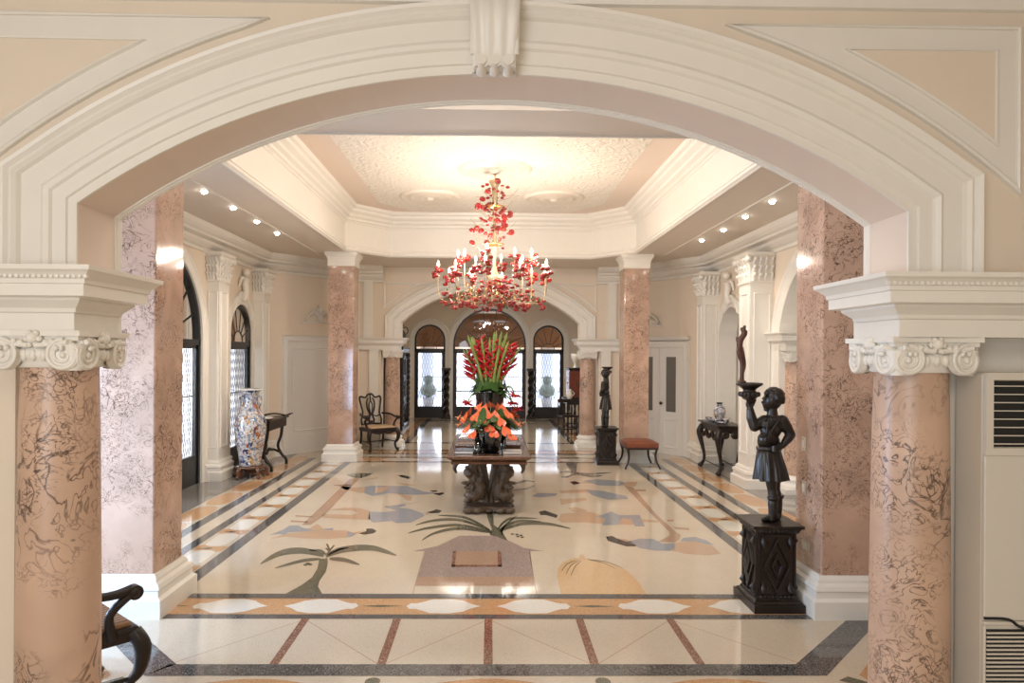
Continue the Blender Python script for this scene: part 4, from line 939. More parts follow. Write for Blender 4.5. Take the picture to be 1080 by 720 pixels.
def dolphin(cx, cy, sx, sy):
    X = lambda v: cx+sx*v
    P = [('t', [(X(-.02), cy, .16), (X(-.045), cy, .26), (X(-.02), cy, .35), (X(.03), cy, .44), (X(.045), cy, .52), (X(.0), cy, .60), (X(-.02), cy, .66)], [.075, .08, .07, .075, .07, .055, .045])]
    P += [('e', (X(.03), cy-sy*.01, .20), .10, (1.05, 1, .85)), ('e', (X(.095), cy-sy*.015, .135), .055, (1.1, 1.1, .55)), ('e', (X(.10), cy-sy*.01, .20), .048, (1.1, 1.1, .6)), ('e', (X(.075), cy-sy*.075, .225), .024, (1, 1, 1)), ('e', (X(.07), cy+sy*.075, .225), .024, (1, 1, 1)),
          ('e', (X(.07), cy, .475), .085, (1.0, 1, .9)), ('e', (X(.115), cy-sy*.0, .345), .045, (1.6, .9, .5)), ('e', (X(.10), cy-sy*.05, .30), .04, (1.3, .6, .6)), ('e', (X(-.05), cy-sy*.07, .40), .03, (.6, .5, 1.8))]
    P += [('t', [(X(-.02), cy, .66), (X(.06), cy, .655), (X(.16), cy, .635), (X(.235), cy, .59), (X(.262), cy, .52), (X(.235), cy, .46)], [.05, .055, .045, .036, .026, .010]), ('t', [(X(.18), cy, .61), (X(.25), cy, .60), (X(.30), cy, .57)], [.03, .024, .01])]
    rn = random.Random(4)
    for q in range(70):
        a = rn.uniform(0, 2*PI); z = rn.uniform(.12, .56); f = (z-.12)/.44
        rr = .085+.012*math.sin(f*9); xx = -.02+.05*math.sin(f*4.2)+ .05*(f > .6)*math.sin((f-.6)*7)
        P.append(('e', (X(xx+math.cos(a)*rr), cy+math.sin(a)*rr, z), .015, (1, 1, 1)))
    return P
for ey, sy in ((-.62, 1), (.55, -1)):
    for sx in (-1, 1):
        for k2 in range(1):
            blob('dolphin_leg', dolphin(sx*.155, ey, sx, sy), .009, M['carve'], t, 2)
mb = MB()
for ey in (-.62, .55):
    mb.prism([(-.27, ey-.12), (-.25, ey-.16), (-.10, ey-.17), (0, ey-.12), (.10, ey-.17), (.25, ey-.16), (.27, ey-.12), (.27, ey+.12), (.1, ey+.16), (-.1, ey+.16), (-.27, ey+.12)], idm, .035, .085, M['carve'])
    for bx_ in (-.25, -.14, 0, .14, .25):
        for by__ in (-.13, .12): mb.ball((bx_, ey+by__, .042), .058 if bx_ else .04, M['carve'], sc=(1.15, 1, .72))
mb.box((-.06, -.62, .03), (.06, .55, .09), M['carve']); mb.build('base', None, t)
for ey, sx in ((-.5, -1), (-.5, 1), (.44, -1), (.44, 1)):
    mb = MB(); stube(mb, [(sx*.03, ey, .08), (sx*.05, ey, .3), (sx*.08, ey, .5), (sx*.12, ey, .645)], [.05, .03, .032, .05], 10, 5, M['carve'])
    mb.build('brace', None, t)
# flower bowl
FX, FY = .0, 8.10
t = thing('flower_bowl', 'black bowl of coral anthuriums on the front of the centre table', 'flower arrangement', (FX+.01, FY+.04, TZ+.005))
mb = MB(); mb.lathe([(.085, 0), (.10, .01), (.125, .12), (.145, .26), (.15, .30), (.135, .30), (.12, .2)], seg=36, m=M['blackglass']); mb.build('bowl', None, t)
rnd = random.Random(3)
def heart(r):
    pts = []
    for i in range(24):
        a = 2*PI*i/24; x = .8*math.sin(a)**3; y = (.8125*math.cos(a)-.3125*math.cos(2*a)-.125*math.cos(3*a)-.0625*math.cos(4*a)); pts.append((x*r, y*r))
    return pts
def leafmesh(mb, base, mtx, r, m, mode='heart', cup=.25):
    pts = heart(r) if mode == 'heart' else [(math.sin(2*PI*i/20)*r*.42, math.cos(2*PI*i/20)*r) for i in range(20)]
    vs = [base+mtx@Vector((0, 0, 0))]
    for x, y in pts: vs.append(base+mtx@Vector((x, y, cup*(x*x+y*y)/r)))
    n = len(pts); mb.add(vs, [(0, 1+i, 1+(i+1) % n) for i in range(n)], m, True)
    off = mtx@Vector((0, 0, -.002)); mb.add([v+off for v in vs], [(0, 1+(i+1) % n, 1+i) for i in range(n)], m, True)
mbl = MB()
for k in range(40):
    a = rnd.uniform(0, 2*PI); tilt = rnd.uniform(.5, 1.45); rr = rnd.uniform(.12, .26)
    c = Vector((math.cos(a)*rr, math.sin(a)*rr, .33+rnd.uniform(-.03, .1)))
    mt = Matrix.Rotation(a-PI/2, 3, 'Z')@Matrix.Rotation(-tilt*.7, 3, 'X'); leafmesh(mbl, c, mt, rnd.uniform(.09, .13), M['leaf'], 'oval')
for k in range(16):
    a = 2*PI*k/16; mbl.tube([(0, 0, .25), (math.cos(a)*.12, math.sin(a)*.12, .36), (math.cos(a)*.2, math.sin(a)*.2, .4)], .004, 5, M['stem'])
mbl.build('foliage', None, t)
spots = [(-.27,-.20,.30,-1.1), (-.02,-.24,.32,0), (.17,-.22,.29,.5), (-.30,-.05,.38,-1.4), (.30,-.08,.36,1.3), (-.17,-.12,.44,-.6), (.05,-.12,.46,.2), (.22,-.05,.43,.9), (-.08,.0,.52,-.4), (.14,.05,.52,.7), (-.26,.12,.46,-2.2), (.28,.14,.44,2.3), (-.10,-.22,.40,-.3), (.10,.18,.52,2.6), (-.36,-.1,.44,-1.5), (.0,.2,.55,3.0), (.12,-.2,.39,.3), (-.36,.02,.34,-1.5), (.36,.06,.36,1.6), (-.2,-.24,.24,-.7), (.24,-.22,.22,.7), (-.14,.12,.54,-1.0), (.2,-.14,.47,.8), (-.3,-.14,.43,-1.1), (.04,-.26,.26,.1), (-.05,-.16,.47,-.2)]
for (x, y, z, yaw) in spots:
    mb = MB(); mt = Matrix.Rotation(yaw, 3, 'Z')@Matrix.Rotation(rnd.uniform(.75, 1.15), 3, 'X')@Matrix.Rotation(PI, 3, 'Z')@Matrix.Rotation(rnd.uniform(-.3, .3), 3, 'Z')
    leafmesh(mb, Vector((x, y, z-.02)), mt, rnd.uniform(.068, .085), M['coral'], 'heart', .3); mb.tube([Vector((x, y, z)), Vector((x*.35, y*.35, .26))], .004, 5, M['stem'])
    fl = mb.build('anthurium', None, t)
    mb = MB(); n_ = mt@Vector((0, 0, 1)); s0 = Vector((x, y, z-.02))+mt@Vector((0, .03, .004)); mb.tube([s0, s0+n_*.02+mt@Vector((0, -.01, 0)), s0+n_*.05], [.006, .006, .003], 6, M['spadix']); mb.build('spadix', None, fl)
# tall vase with heliconias
t = thing('tall_flower_vase', 'tall black vase of red heliconias and long green stems standing behind the anthuriums', 'flower arrangement', (.0, 9.1, TZ+.005))
mb = MB(); mb.lathe([(.11, 0), (.125, .01), (.14, .25), (.175, .5), (.205, .66), (.21, .68), (.19, .68), (.17, .55)], seg=40, m=M['blackglass']); mb.build('vase', None, t)
rnd = random.Random(11)
mb = MB()
for k in range(46):
    a = rnd.uniform(0, 2*PI); rr = rnd.uniform(.17, .27); mt = Matrix.Rotation(a-PI/2, 3, 'Z')@Matrix.Rotation(-rnd.uniform(.2, 1.2), 3, 'X'); leafmesh(mb, Vector((math.cos(a)*rr*.8, math.sin(a)*rr*.8, .68+rnd.uniform(-.02, .07))), mt, rnd.uniform(.07, .13), M['leaf'], 'oval')
mb.build('collar_foliage', None, t)
for k in range(26):
    a = 2*PI*k/26+rnd.uniform(-.1, .1); sp = rnd.uniform(.12, .46)*(1 if abs(math.cos(a)) > .3 else .7); h = rnd.uniform(1.28, 1.55)-sp*.3
    mb = MB(); p0 = Vector((math.cos(a)*.08, math.sin(a)*.08, .6)); p2 = Vector((math.cos(a)*sp, math.sin(a)*sp*.8, h)); mb.tube(smooth_path([p0, p0.lerp(p2, .5)+Vector((math.cos(a)*-.02, 0, .03)), p2], 4), [.018]*8+[.005], 7, M['stem'], .6)
    mb.build('green_stem', None, t)
for k in range(13):
    a = 2*PI*k/13+rnd.uniform(-.15, .15); sp = rnd.choice([.12, .2, .26, .3]); h = rnd.uniform(1.05, 1.28)-sp*.2
    top = Vector((math.cos(a)*sp*1.15, math.sin(a)*sp*.8, h+.12)); bot = Vector((math.cos(a)*sp*.85, math.sin(a)*sp*.6, h-.2)); ax = (top-bot).normalized(); root_ = Vector((math.cos(a)*.06, math.sin(a)*.06, .6))
    mb = MB(); mb.tube([root_, bot, top], [.01, .01, .006], 6, M['stem'])
    side = ax.cross(Vector((-math.sin(a), math.cos(a), .1))).normalized()
    side = Vector((0, 1, 0)).cross(ax).normalized()
    for j in range(8):
        f = j/7; c = bot.lerp(top, f); s_ = 1 if j % 2 else -1; L = .19*(1-.4*f); d = (side*s_*.75+ax*.75+Vector((0, rnd.uniform(-.5, .5), 0))).normalized()
        mb.tube([c-d*.01, c+d*L*.4, c+d*L], [.022, .036, .002], 7, M['hred'], .6)
    mb.build('heliconia', None, t)
for k, (dx_, dy_, dz_) in enumerate([(.30,-.05,.52), (.36,.0,.42), (-.30,-.02,.5), (.33,-.1,.62)]):     # low red torch blooms drooping beside the vase
    mb = MB(); c = Vector((dx_, dy_, dz_)); stube(mb, [(dx_*.4, 0, .68), (dx_*.8, dy_, dz_+.12), tuple(c)], [.01, .009, .008], 6, 4, M['stem'])
    for j in range(10):
        th = j*2.4; d = Vector((math.cos(th), math.sin(th), rnd.uniform(-.5, .9))).normalized(); mb.tube([c, c+d*.045, c+d*.10], [.014, .02, .002], 6, M['hred'], .6)
    mb.build('drooping_bloom', None, t)
# things lying on the table
def book(x, y, w_, d_, h_, m_, label, rz=0, name='book'):
    t = thing(name, label, name.replace('_', ' '), (x, y, TZ+.004), rz, 'books and trays on the centre table')
    mb = MB(); mb.box((-w_/2, -d_/2, 0), (w_/2, d_/2, .004), m_); mb.box((-w_/2, -d_/2, h_-.004), (w_/2, d_/2, h_), m_); mb.box((-w_/2, -d_/2, 0), (-w_/2+.004, d_/2, h_), m_); mb.build('cover', None, t)
    mb = MB(); mb.box((-w_/2+.004, -d_/2+.005, .004), (w_/2-.006, d_/2-.005, h_-.004), M['paper']); mb.build('pages', None, t)
M['silver'] = basic('silver_tray_metal', (.5, .5, .52), .18, metal=.8, noise=.2)
M['navy'] = basic('dark_blue_cover', (.06, .07, .10), .25, noise=.3, nscale=20)
M['tan'] = basic('cream_printed_cover', (.55, .46, .36), .3, noise=.4, nscale=30)
book(-.30, 8.10, .22, .30, .03, M['navy'], 'large dark glossy book at the near left corner of the centre table')
book(.27, 8.08, .22, .22, .025, M['tan'], 'cream covered book at the near right corner of the centre table')
def tray(x, y, w_, d_, m_, label, name='tray'):
    t = thing(name, label, 'tray', (x, y, TZ+.004)); mb = MB(); mb.box((-w_/2, -d_/2, 0), (w_/2, d_/2, .008), m_); mb.build('bottom', None, t)
    mb = MB(); mb.sweep([(-w_/2,-d_/2),(w_/2,-d_/2),(w_/2,d_/2),(-w_/2,d_/2)], [(0, 0), (.008, .0), (.015, .03), (.009, .03), (0, .008)], idm, side=-1, closed=True, m=m_); mb.build('rim', None, t)
tray(-.28, 9.35, .24, .42, M['silver'], 'silver tray at the far left of the centre table')
tray(.27, 8.95, .22, .80, M['mwood'], 'long brown wooden tray at the right side of the centre table')
tray(-.30, 8.68, .22, .5, M['mwood'], 'brown wooden tray at the left side of the centre table')
for (x, y, h_, lab) in ((-.145, 8.25, .26, 'tall clear glass cylinder just left of the black flower bowl'), (.165, 8.3, .2, 'clear glass cylinder just right of the black flower bowl'), (-.14, 8.02, .16, 'short clear glass in front of the tall glass on the centre table')):
    mb = MB(); mb.lathe([(.036, 0), (.038, .01), (.04, h_), (.037, h_), (.034, .012), (.001, .01)], seg=24, m=M['tumbler']); o = mb.build('glass_cylinder', None, None, (x, y, TZ+.004)); tag(o, lab, 'glass')

# ------------------------------------------------------------------ chandelier
CX, CY, CZ = .05, 9.5, ZH
t = thing('chandelier', 'large gilt chandelier hung with red glass roses and lit candles', 'chandelier', (CX, CY, CZ-.02))
def cz(py): return ony(521, py, CY).z-(CZ-.02)
mb = MB(); mb.tube([(0,0,0), (0,0,cz(190))], .008, 8, M['gold']); mb.lathe([(.001, -.05), (.05, -.045), (.07, -.01), (.07, 0)], seg=20, m=M['gold']); mb.build('rod', None, t)
mb = MB(); zb = cz(318); zt = cz(190)
pr = [(.01, zb-.06), (.05, zb-.02), (.09, zb+.05), (.05, zb+.12), (.03, zb+.2), (.06, zb+.28), (.12, zb+.34), (.05, zb+.40), (.02, zb+.5), (.03, zb+.75), (.05, zb+.8), (.03, zb+.86), (.02, zb+1.1), (.03, zb+1.3), (.045, zt-.1), (.08, zt-.03), (.02, zt)]
mb.lathe(pr, seg=20, m=M['crystal']); mb.build('stem', None, t)
for zz, r in ((cz(258), .14), (cz(218), .12), (cz(192), .09)):
    mb = MB(); mb.lathe([(.02, zz-.03), (r*.6, zz-.02), (r, zz+.01), (r*.6, zz), (.02, zz)], seg=24, m=M['gold'])
    mb.build('tier_plate', None, t)
rnd = random.Random(21); tips = []
rosem = MB()
for k in range(7):
    a = 2*PI*k/7; d = Vector((math.cos(a), math.sin(a), .35)); rosem.ball(d*.013, .014, M['red'], 6, 4)
for k in range(4):
    a = 2*PI*k/4+.4; rosem.ball(Vector((math.cos(a)*.008, math.sin(a)*.008, .014)), .011, M['red'], 6, 4)
rose0 = None
def rose(p, s_=1.0):
    global rose0
    if rose0 is None:
        rose0 = rosem.build('rose', None, t); o = rose0
    else:
        o = bpy.data.objects.new('rose', rose0.data); C.collection.objects.link(o); o.parent = t
    o.location = p; o.scale = (s_,)*3; o.rotation_euler = (rnd.uniform(-1, 1), rnd.uniform(-1, 1), rnd.uniform(0, 6)); return o
rest = MB()
def rose_rest(p, s_=1.0):
    p = Vector(p)
    for k in range(5):
        a = 2*PI*k/5; rest.ball(p+Vector((math.cos(a), math.sin(a), .3*math.sin(3*a)))*.013*s_, .014*s_, M['red'], 6, 4)
nr = 0
arms = []
for ring, (cnt, R0, py) in enumerate(((10, .78, 288), (8, .52, 274))):
    for k in range(cnt):
        a = 2*PI*(k+.5*ring+.25)/cnt; R = R0*(1 if k % 2 else .93); z1 = cz(py)+(.02 if k % 2 else -.02); d = Vector((math.cos(a), math.sin(a), 0))
        p = [d*.05+Vector((0,0,zb+.12)), d*R*.35+Vector((0,0,zb+.02-.03*ring)), d*R*.75+Vector((0,0,zb-.02)), d*R*.98+Vector((0,0,zb+.06)), d*R+Vector((0,0,z1-.03))]
        mb = MB(); stube(mb, p, [.009, .008, .007, .007, .007], 6, 6, M['crystal']); stube(mb, [d*R*.4+Vector((0,0,zb)), d*R*.5+Vector((0,0,zb+.14)), d*R*.62+Vector((0,0,zb+.05))], .004, 5, 5, M['crystal'])
        mb.lathe([(.01, z1-.03), (.045, z1-.015), (.05, z1)], tuple(d*R), 14, M['crystal']); arm = mb.build('arm', None, t)
        mb = MB(); c = d*R; mb.lathe([(.013, z1), (.013, z1+.05)], tuple(c), 10, M['paper']); cd_ = mb.build('candle', None, t)
        mb = MB(); mb.lathe([(.004, z1+.05), (.014, z1+.065), (.017, z1+.082), (.010, z1+.11), (.001, z1+.135)], tuple(c), 10, M['bulb']); mb.build('bulb', None, cd_)
        tips.append(c+Vector((0, 0, z1+.12)))
        for j in range(9):
            th = rnd.uniform(0, 6.28); q = c+Vector((math.cos(th)*.06, math.sin(th)*.06, z1+rnd.uniform(-.12, .04)))
            if j < 3: rose(q, 1.5)
            else: rose_rest(q, 1.5)
            nr += 1
        for j in range(3):
            f = rnd.uniform(.25, .9); rose_rest(d*R*f+Vector((rnd.uniform(-.04,.04), rnd.uniform(-.04,.04), zb+rnd.uniform(-.1,.15))), rnd.uniform(.8, 1.2))
for k in range(18):
    a = 2*PI*k/18; R = rnd.uniform(.45, .72); rose(Vector((math.cos(a)*R, math.sin(a)*R*.9, zb-rnd.uniform(.02, .12))), 1.8)
for k in range(26):    # upper sprays
    a = rnd.uniform(0, 6.28); z = rnd.uniform(cz(262), cz(192)); f = (z-cz(262))/(cz(192)-cz(262)); R = rnd.uniform(.08, .42)*(1-.25*f)
    rose(Vector((math.cos(a)*R, math.sin(a)*R, z)), 1.8)
for k in range(70):
    a = rnd.uniform(0, 6.28); z = rnd.uniform(cz(262), cz(195)); R = rnd.uniform(.04, .2); rose_rest(Vector((math.cos(a)*R, math.sin(a)*R, z)), rnd.uniform(.8, 1.2))
for k in range(110):
    a = rnd.uniform(0, 6.28); R = rnd.uniform(.15, .72); rose_rest(Vector((math.cos(a)*R, math.sin(a)*R, zb+rnd.uniform(-.06, .2+.1*(R < .4)))), rnd.uniform(.8, 1.5))
for k in range(45):
    a = rnd.uniform(0, 6.28); R = rnd.uniform(.03, .22); rose_rest(Vector((math.cos(a)*R, math.sin(a)*R, rnd.uniform(zb-.05, zb+.3))), 1.1)
o = rest.build('rose_cluster', None, t); o['kind'] = 'stuff'
mb = MB()
for k in range(46):
    a = rnd.uniform(0, 6.28); z = rnd.uniform(cz(262), cz(195)); R = rnd.uniform(.15, .4); d = Vector((math.cos(a), math.sin(a), 0)); z0 = z-rnd.uniform(.05, .2)
    stube(mb, [Vector((0,0,z0)), d*R*.6+Vector((0,0,z0+.06)), d*R+Vector((0,0,z))], .0028, 4, 4, M['crystal'])
for k in range(60):
    a = rnd.uniform(0, 6.28); R = rnd.uniform(.1, .7); c = Vector((math.cos(a)*R, math.sin(a)*R, zb+rnd.uniform(-.08, .2))); mb.ball(c, .013, M['gold'] if k % 2 else M['leaf'], 6, 4, (1, 1, 1.8))
o = mb.build('tendril', None, t); o['kind'] = 'stuff'
for k in range(0, len(tips), 3):
    l = bpy.data.lights.new('candle_light', 'POINT'); l.specular_factor = .15; l.energy = 28; l.color = (1, .88, .75); l.shadow_soft_size = .05
    o = bpy.data.objects.new('candle_light', l); C.collection.objects.link(o); o.parent = t; o.location = tips[k]+Vector((0, 0, .0))

# ------------------------------------------------------------------ statues and pedestals
def make_pedestal(x, y, label):
    t = thing('carved_pedestal', label, 'pedestal', (x, y, 0)); m_ = M['dwood']; hx, hy = .145, .155
    mb = MB(); mb.box((-hx,-hy,.09), (hx,hy,.585), m_); mb.build('body', None, t)
    mb = MB()
    for s_ in range(4):
        def mp(a, b, q, s_=s_):
            r = hx if s_ % 2 else hy; v = Vector((a, -r-q, b)); v = Matrix.Rotation(s_*PI/2, 3, 'Z')@v; return tuple(v)
        dmd = [(0, .14), (.095, .335), (0, .53), (-.095, .335)]
        mb.sweep(dmd, [(-.012, 0), (-.008, .018), (.006, .02), (.014, 0)], mp, closed=True, m=m_)
        mb.sweep([(a*.45, .335+(b-.335)*.45) for a, b in dmd], [(-.008, 0), (-.004, .02), (.01, .022), (.024, 0)], mp, closed=True, m=m_)
        for (a, b) in ((-.1, .16), (.1, .16), (-.1, .51), (.1, .51)): mb.tube([mp(a, b-.05, 0), mp(a, b, .012), mp(a, b+.05, 0)], [.004, .03, .004], 6, m_); mb.ball(mp(a, b, .02), .015, m_, 6, 5)
        mb.sweep([(-.13, .11), (-.13, .565), (.13, .565), (.13, .11)], [(-.006, 0), (-.003, .01), (.006, .01), (.008, 0)], mp, closed=True, m=m_)
        for k in range(9):
            u = -.12+.03*k; mb.ball(mp(u, .105, .008), .015, m_, 6, 5); mb.ball(mp(u, .60, .018), .016, m_, 6, 5)
    mb.build('carving', None, t)
    mb = MB(); mb.box((-.19, -.22, 0), (.19, .22, .06), m_); mb.sweep([(-hx,-hy),(hx,-hy),(hx,hy),(-hx,hy)], [(.035, .06), (.03, .075), (.012, .085), (.008, .10), (0, .11)], idm, side=-1, closed=True, m=m_); mb.box((-.17,-.18,.055), (.17,.18,.075), m_); mb.build('plinth', None, t)
    mb = MB(); mb.sweep([(-hx,-hy),(hx,-hy),(hx,hy),(-hx,hy)], [(0, .575), (.012, .58), (.022, .60), (.03, .615), (.045, .618), (.045, .64), (0, .64)], idm, side=-1, closed=True, m=m_); mb.box((-hx,-hy,.58), (hx,hy,.6395), m_); mb.build('top', None, t)
    return t
PX, PY = 2.12, 5.23
make_pedestal(PX+.033, PY, 'nearest carved black pedestal with diamond panels, against the right pier')
make_pedestal(2.05, 12.0, 'distant carved black pedestal with diamond panels, left of the stool')
KS = 5.23/720
def S(px, py, d=0.0): return Vector(((px-809)*KS, d, (551-py)*KS))
def make_statue(loc, rz, label):
    t = thing('bearer_statue', label, 'statue', loc, rz); k = KS; P = []
    # torso (faces image left, chest turned to camera)
    P += [('e', S(809, 468), 9.5*k, (1.15, .9, 1.0)), ('e', S(805.5, 465, -.02), 8.5*k, (1.0, .85, .9)), ('e', S(811, 455), 10*k, (1.05, .85, 1.0)), ('e', S(808, 450, -.03), 7*k, (1.1, .7, .8)), ('e', S(813, 446), 8.5*k, (1.15, 1.0, .7))]
    P += [('c', S(813, 446), S(812.5, 434), 4.6*k, 4.0*k)]
    # head with face to the left
    P += [('e', S(813, 423.5), 9.2*k, (1.0, .88, 1.08)), ('e', S(807.5, 428), 5.2*k, (.95, .85, 1.05)), ('e', S(802.6, 426.3), 1.7*k, (1.2, .9, .9)), ('e', S(803.8, 422.3), 2.2*k, (.8, 2.2, .6)), ('e', S(804.0, 430.2), 1.6*k, (.9, 1.6, .55)), ('e', S(804.4, 432), 1.5*k, (.9, 1.5, .5)), ('e', S(806, 434), 2.6*k, (1, 1, .8)),
          ('e', S(805.2, 427.5, -.02), 2.4*k, (1, 1, 1)), ('e', S(814, 426, -.058), 2.0*k, (.9, .5, 1.4)), ('e', S(814, 426, .058), 2.0*k, (.9, .5, 1.4))]
    # arm on the hip (image right): shoulder, elbow, hand
    sh, el, ha = S(822, 446, -.02), S(831, 460, -.03), S(818.5, 471, -.085)
    P += [('e', sh, 5.6*k, (1, 1, 1)), ('c', sh, sh.lerp(el, .45), 5.0*k, 4.7*k), ('c', sh.lerp(el, .45), el, 4.7*k, 3.5*k), ('c', el, el.lerp(ha, .35), 3.6*k, 3.7*k), ('c', el.lerp(ha, .35), ha, 3.7*k, 2.3*k)]
    P += [('e', S(815, 472.5, -.092), 2.9*k, (1.3, .6, 1.0))]
    for j in range(4):
        a = S(813.8, 470.8+1.7*j, -.094); b = S(809.8, 471+1.9*j, -.096); P += [('c', a, b, 1.0*k, .85*k), ('c', b, b+Vector((-.012, .012, -.004)), .85*k, .7*k)]
    P += [('c', S(816, 471, -.09), S(814.5, 467, -.10), 1.2*k, .9*k)]
    # raised arm (image left)
    sh, el, ha = S(805, 446, .01), S(793.5, 452, -.005), S(789, 434, 0)
    P += [('e', sh, 5.2*k, (1, 1, 1)), ('c', sh, el, 4.7*k, 4.1*k), ('c', el, S(790.5, 443), 4.2*k, 4.0*k), ('c', S(790.5, 443), ha, 4.0*k, 2.9*k), ('e', S(788, 428.5), 3.7*k, (.95, .6, 1.2))]
    for j in range(4):
        a = S(785.2+2.2*j, 426, -.018); b = S(784.4+2.7*j, 422.3, -.026); P += [('c', a, b, 1.05*k, .9*k), ('c', b, b+Vector((.001*j, .014, .020)), .9*k, .7*k)]
    P += [('c', S(791, 430, -.01), S(794, 424, -.012), 1.3*k, 1.0*k)]
    # legs
    P += [('c', S(809, 500, -.03), S(811, 517, -.03), 6.0*k, 4.2*k), ('c', S(817, 500, .03), S(818, 519, .03), 6.2*k, 4.3*k)]
    P += [('c', S(811, 517, -.03), S(812.5, 527, -.035), 4.1*k, 4.3*k), ('c', S(812.5, 527, -.035), S(811.5, 543, -.035), 4.2*k, 2.8*k), ('c', S(818, 519, .03), S(820.5, 529, .035), 4.3*k, 4.7*k), ('c', S(820.5, 529, .035), S(820.5, 545, .035), 4.4*k, 3.2*k)]
    fat = 1.17; limb = 1.34
    P = [(q[0], q[1], q[2], q[3]*(limb if 2*k < q[3] < 5.1*k and q[1].z > .4 else fat), q[4]*(limb if 2*k < q[4] < 5.1*k and q[1].z > .4 else fat)) if q[0] == 'c' else (q[0], q[1], q[2]*(1.0 if q[2] < 3*k else 1.09))+tuple(q[3:]) for q in P]
    body = blob('body', P, .0052, M['statue'], t, 1)
    # curly hair
    rnd = random.Random(8); H = [('e', S(815, 421.5), 10.0*k, (.98, 1.0, .98))]
    for i in range(110):
        a = rnd.uniform(0, 2*PI); b = rnd.uniform(-.5, 1.4); d = Vector((math.cos(a)*math.cos(b), math.sin(a)*math.cos(b), math.sin(b)))
        if d.x < -.45 and d.z < .45: continue
        if d.x < -.2 and d.z < -.1: continue
        H.append(('e', S(814.5, 421.5)+Vector((d.x*10.1, d.y*9.6, d.z*9.9))*k, 2.1*k, (1, 1, 1)))
    blob('hair', H, .0062, M['statue'], body, 1)
    # skirt
    mb = MB(); seg = 56; rings = [(476, 809.5, 12.2, 9.5, 0), (480, 809.5, 12.8, 10, .03), (486, 810, 13.8, 11, .06), (494, 811, 15.4, 12.5, .09), (502, 811.5, 17, 13.5, .12), (508, 812, 18, 14.2, .14)]
    vs = []
    for py, px, rx, ry, w_ in rings:
        for i in range(seg):
            a = 2*PI*i/seg; f = 1+w_*math.sin(a*12)*.7; vs.append(S(px, py)+Vector((math.cos(a)*rx*f*k, math.sin(a)*ry*f*k, (math.sin(a*6)*.006 if py > 500 else 0))))
    fs = [(r*seg+i, r*seg+(i+1) % seg, (r+1)*seg+(i+1) % seg, (r+1)*seg+i) for r in range(len(rings)-1) for i in range(seg)]
    fs.append(tuple(range(seg))); mb.add(vs, fs, M['statue'], True)
    vi = [(v-S(811, 490))*.94+S(811, 490) for v in vs]; mb.add(vi, fs[:-1], M['statue'], True); sk = mb.build('skirt', None, body)
    mb = MB(); mb.lathe([(12.3*k, -.014), (13.2*k, -.01), (13.2*k, .012), (12.2*k, .016)], tuple(S(809.5, 475)), 36, M['statue'], 1, .82); mb.build('belt', None, body)
    mb = MB(); mb.ball(S(800, 460, -.075), .02, M['statue'], sc=(1,.4,1)); stube(mb, [S(806, 442, -.06), S(803, 452, -.078), S(802, 466, -.07)], .008, 6, 5, M['statue']); stube(mb, [S(818, 442, -.06), S(809, 453, -.078), S(802, 466, -.07)], .008, 6, 5, M['statue']); mb.build('strap', None, body)
    # boots
    for fx, fy, hx_, hy_, tx, ty in ((811.5, -.035, 813, -.03, 800, -.06), (820.5, .035, 821.5, .035, 809, -.06)):
        B = [('c', S(fx+.5, 532, fy), S(fx+.5, 546, fy), 5.3*k, 4.4*k), ('c', S(hx_, 548, hy_), S((hx_+tx)/2, 548.3, (hy_+ty)/2), 3.7*k, 3.5*k), ('c', S((hx_+tx)/2, 548.3, (hy_+ty)/2), S(tx, 549, ty), 3.5*k, 2.2*k), ('e', S(hx_, 549, hy_), 3.4*k, (1, .9, .6)), ('l', [(5.2*k, 0), (6.3*k, .012), (6.1*k, .03), (5.0*k, .028)], tuple(S(fx+.8, 529, fy)), 1, 1)]
        blob('boot', B, .0058, M['statue'], body, 2)
    # bowl on the raised hand
    c = S(788, 424); mb = MB(); mb.lathe([(.018, -.01), (.03, 0), (.05, .01), (.065, .03), (.075, .045), (.06, .062), (.045, .072), (.05, .085), (.078, .105), (.098, .118), (.10, .132), (.085, .134), (.06, .12), (.001, .115)], tuple(c), 32, M['statue'])
    for i in range(16):
        a = 2*PI*i/16; mb.ball(c+Vector((math.cos(a)*.07, math.sin(a)*.07, .045)), .014, M['statue'], 6, 5, (1, 1, 1.4))
    mb.build('bowl', None, t)
    return t
make_statue((PX+.03, PY, .642), 0, 'nearest dark bronze statue of a curly-haired bearer raising a bowl, hand on hip')
make_statue((2.04, 12.0, .642), -1.9, 'distant dark bronze statue of a bearer raising a bowl, left of the stool')
# driftwood sculpture on the near bowl
c = S(788, 424)+Vector((PX+.03, PY, .642)); bx, by, bz = c.x, c.y, c.z+.118
def D(px, py, d=0): p = S(px, py)+Vector((PX+.03, PY+d, .642)); return Vector((p.x-bx, p.y-by, p.z-bz))
P = [('t', [D(779.5, 406.5), D(780, 398), D(780.5, 386, .01), D(778.5, 376), D(777, 368, -.01), D(778, 361), D(781.5, 355), D(781.5, 350), D(783, 345)], [3*KS, 2.3*KS, 2.5*KS, 2.6*KS, 3*KS, 3.5*KS, 3*KS, 2.4*KS, 1.2*KS]),
     ('t', [D(780.5, 398, .01), D(783.5, 388, .015), D(782, 377, .01), D(780, 368, .01)], [1.5*KS, 1.7*KS, 1.7*KS, 1.9*KS]), ('t', [D(778, 366), D(775, 361), D(774, 357)], [2*KS, 1.7*KS, .8*KS]), ('t', [D(781, 358), D(784, 354), D(784.5, 350)], [2*KS, 1.7*KS, 1*KS]),
     ('t', [D(777, 368), D(775.5, 374), D(776.5, 381)], [1.4*KS, 1.2*KS, .6*KS]), ('e', D(780, 405), 5*KS, (1, 1, .4)), ('t', [D(781, 352), D(779, 349), D(779.5, 347)], [1.6*KS, 1.2*KS, .7*KS])]
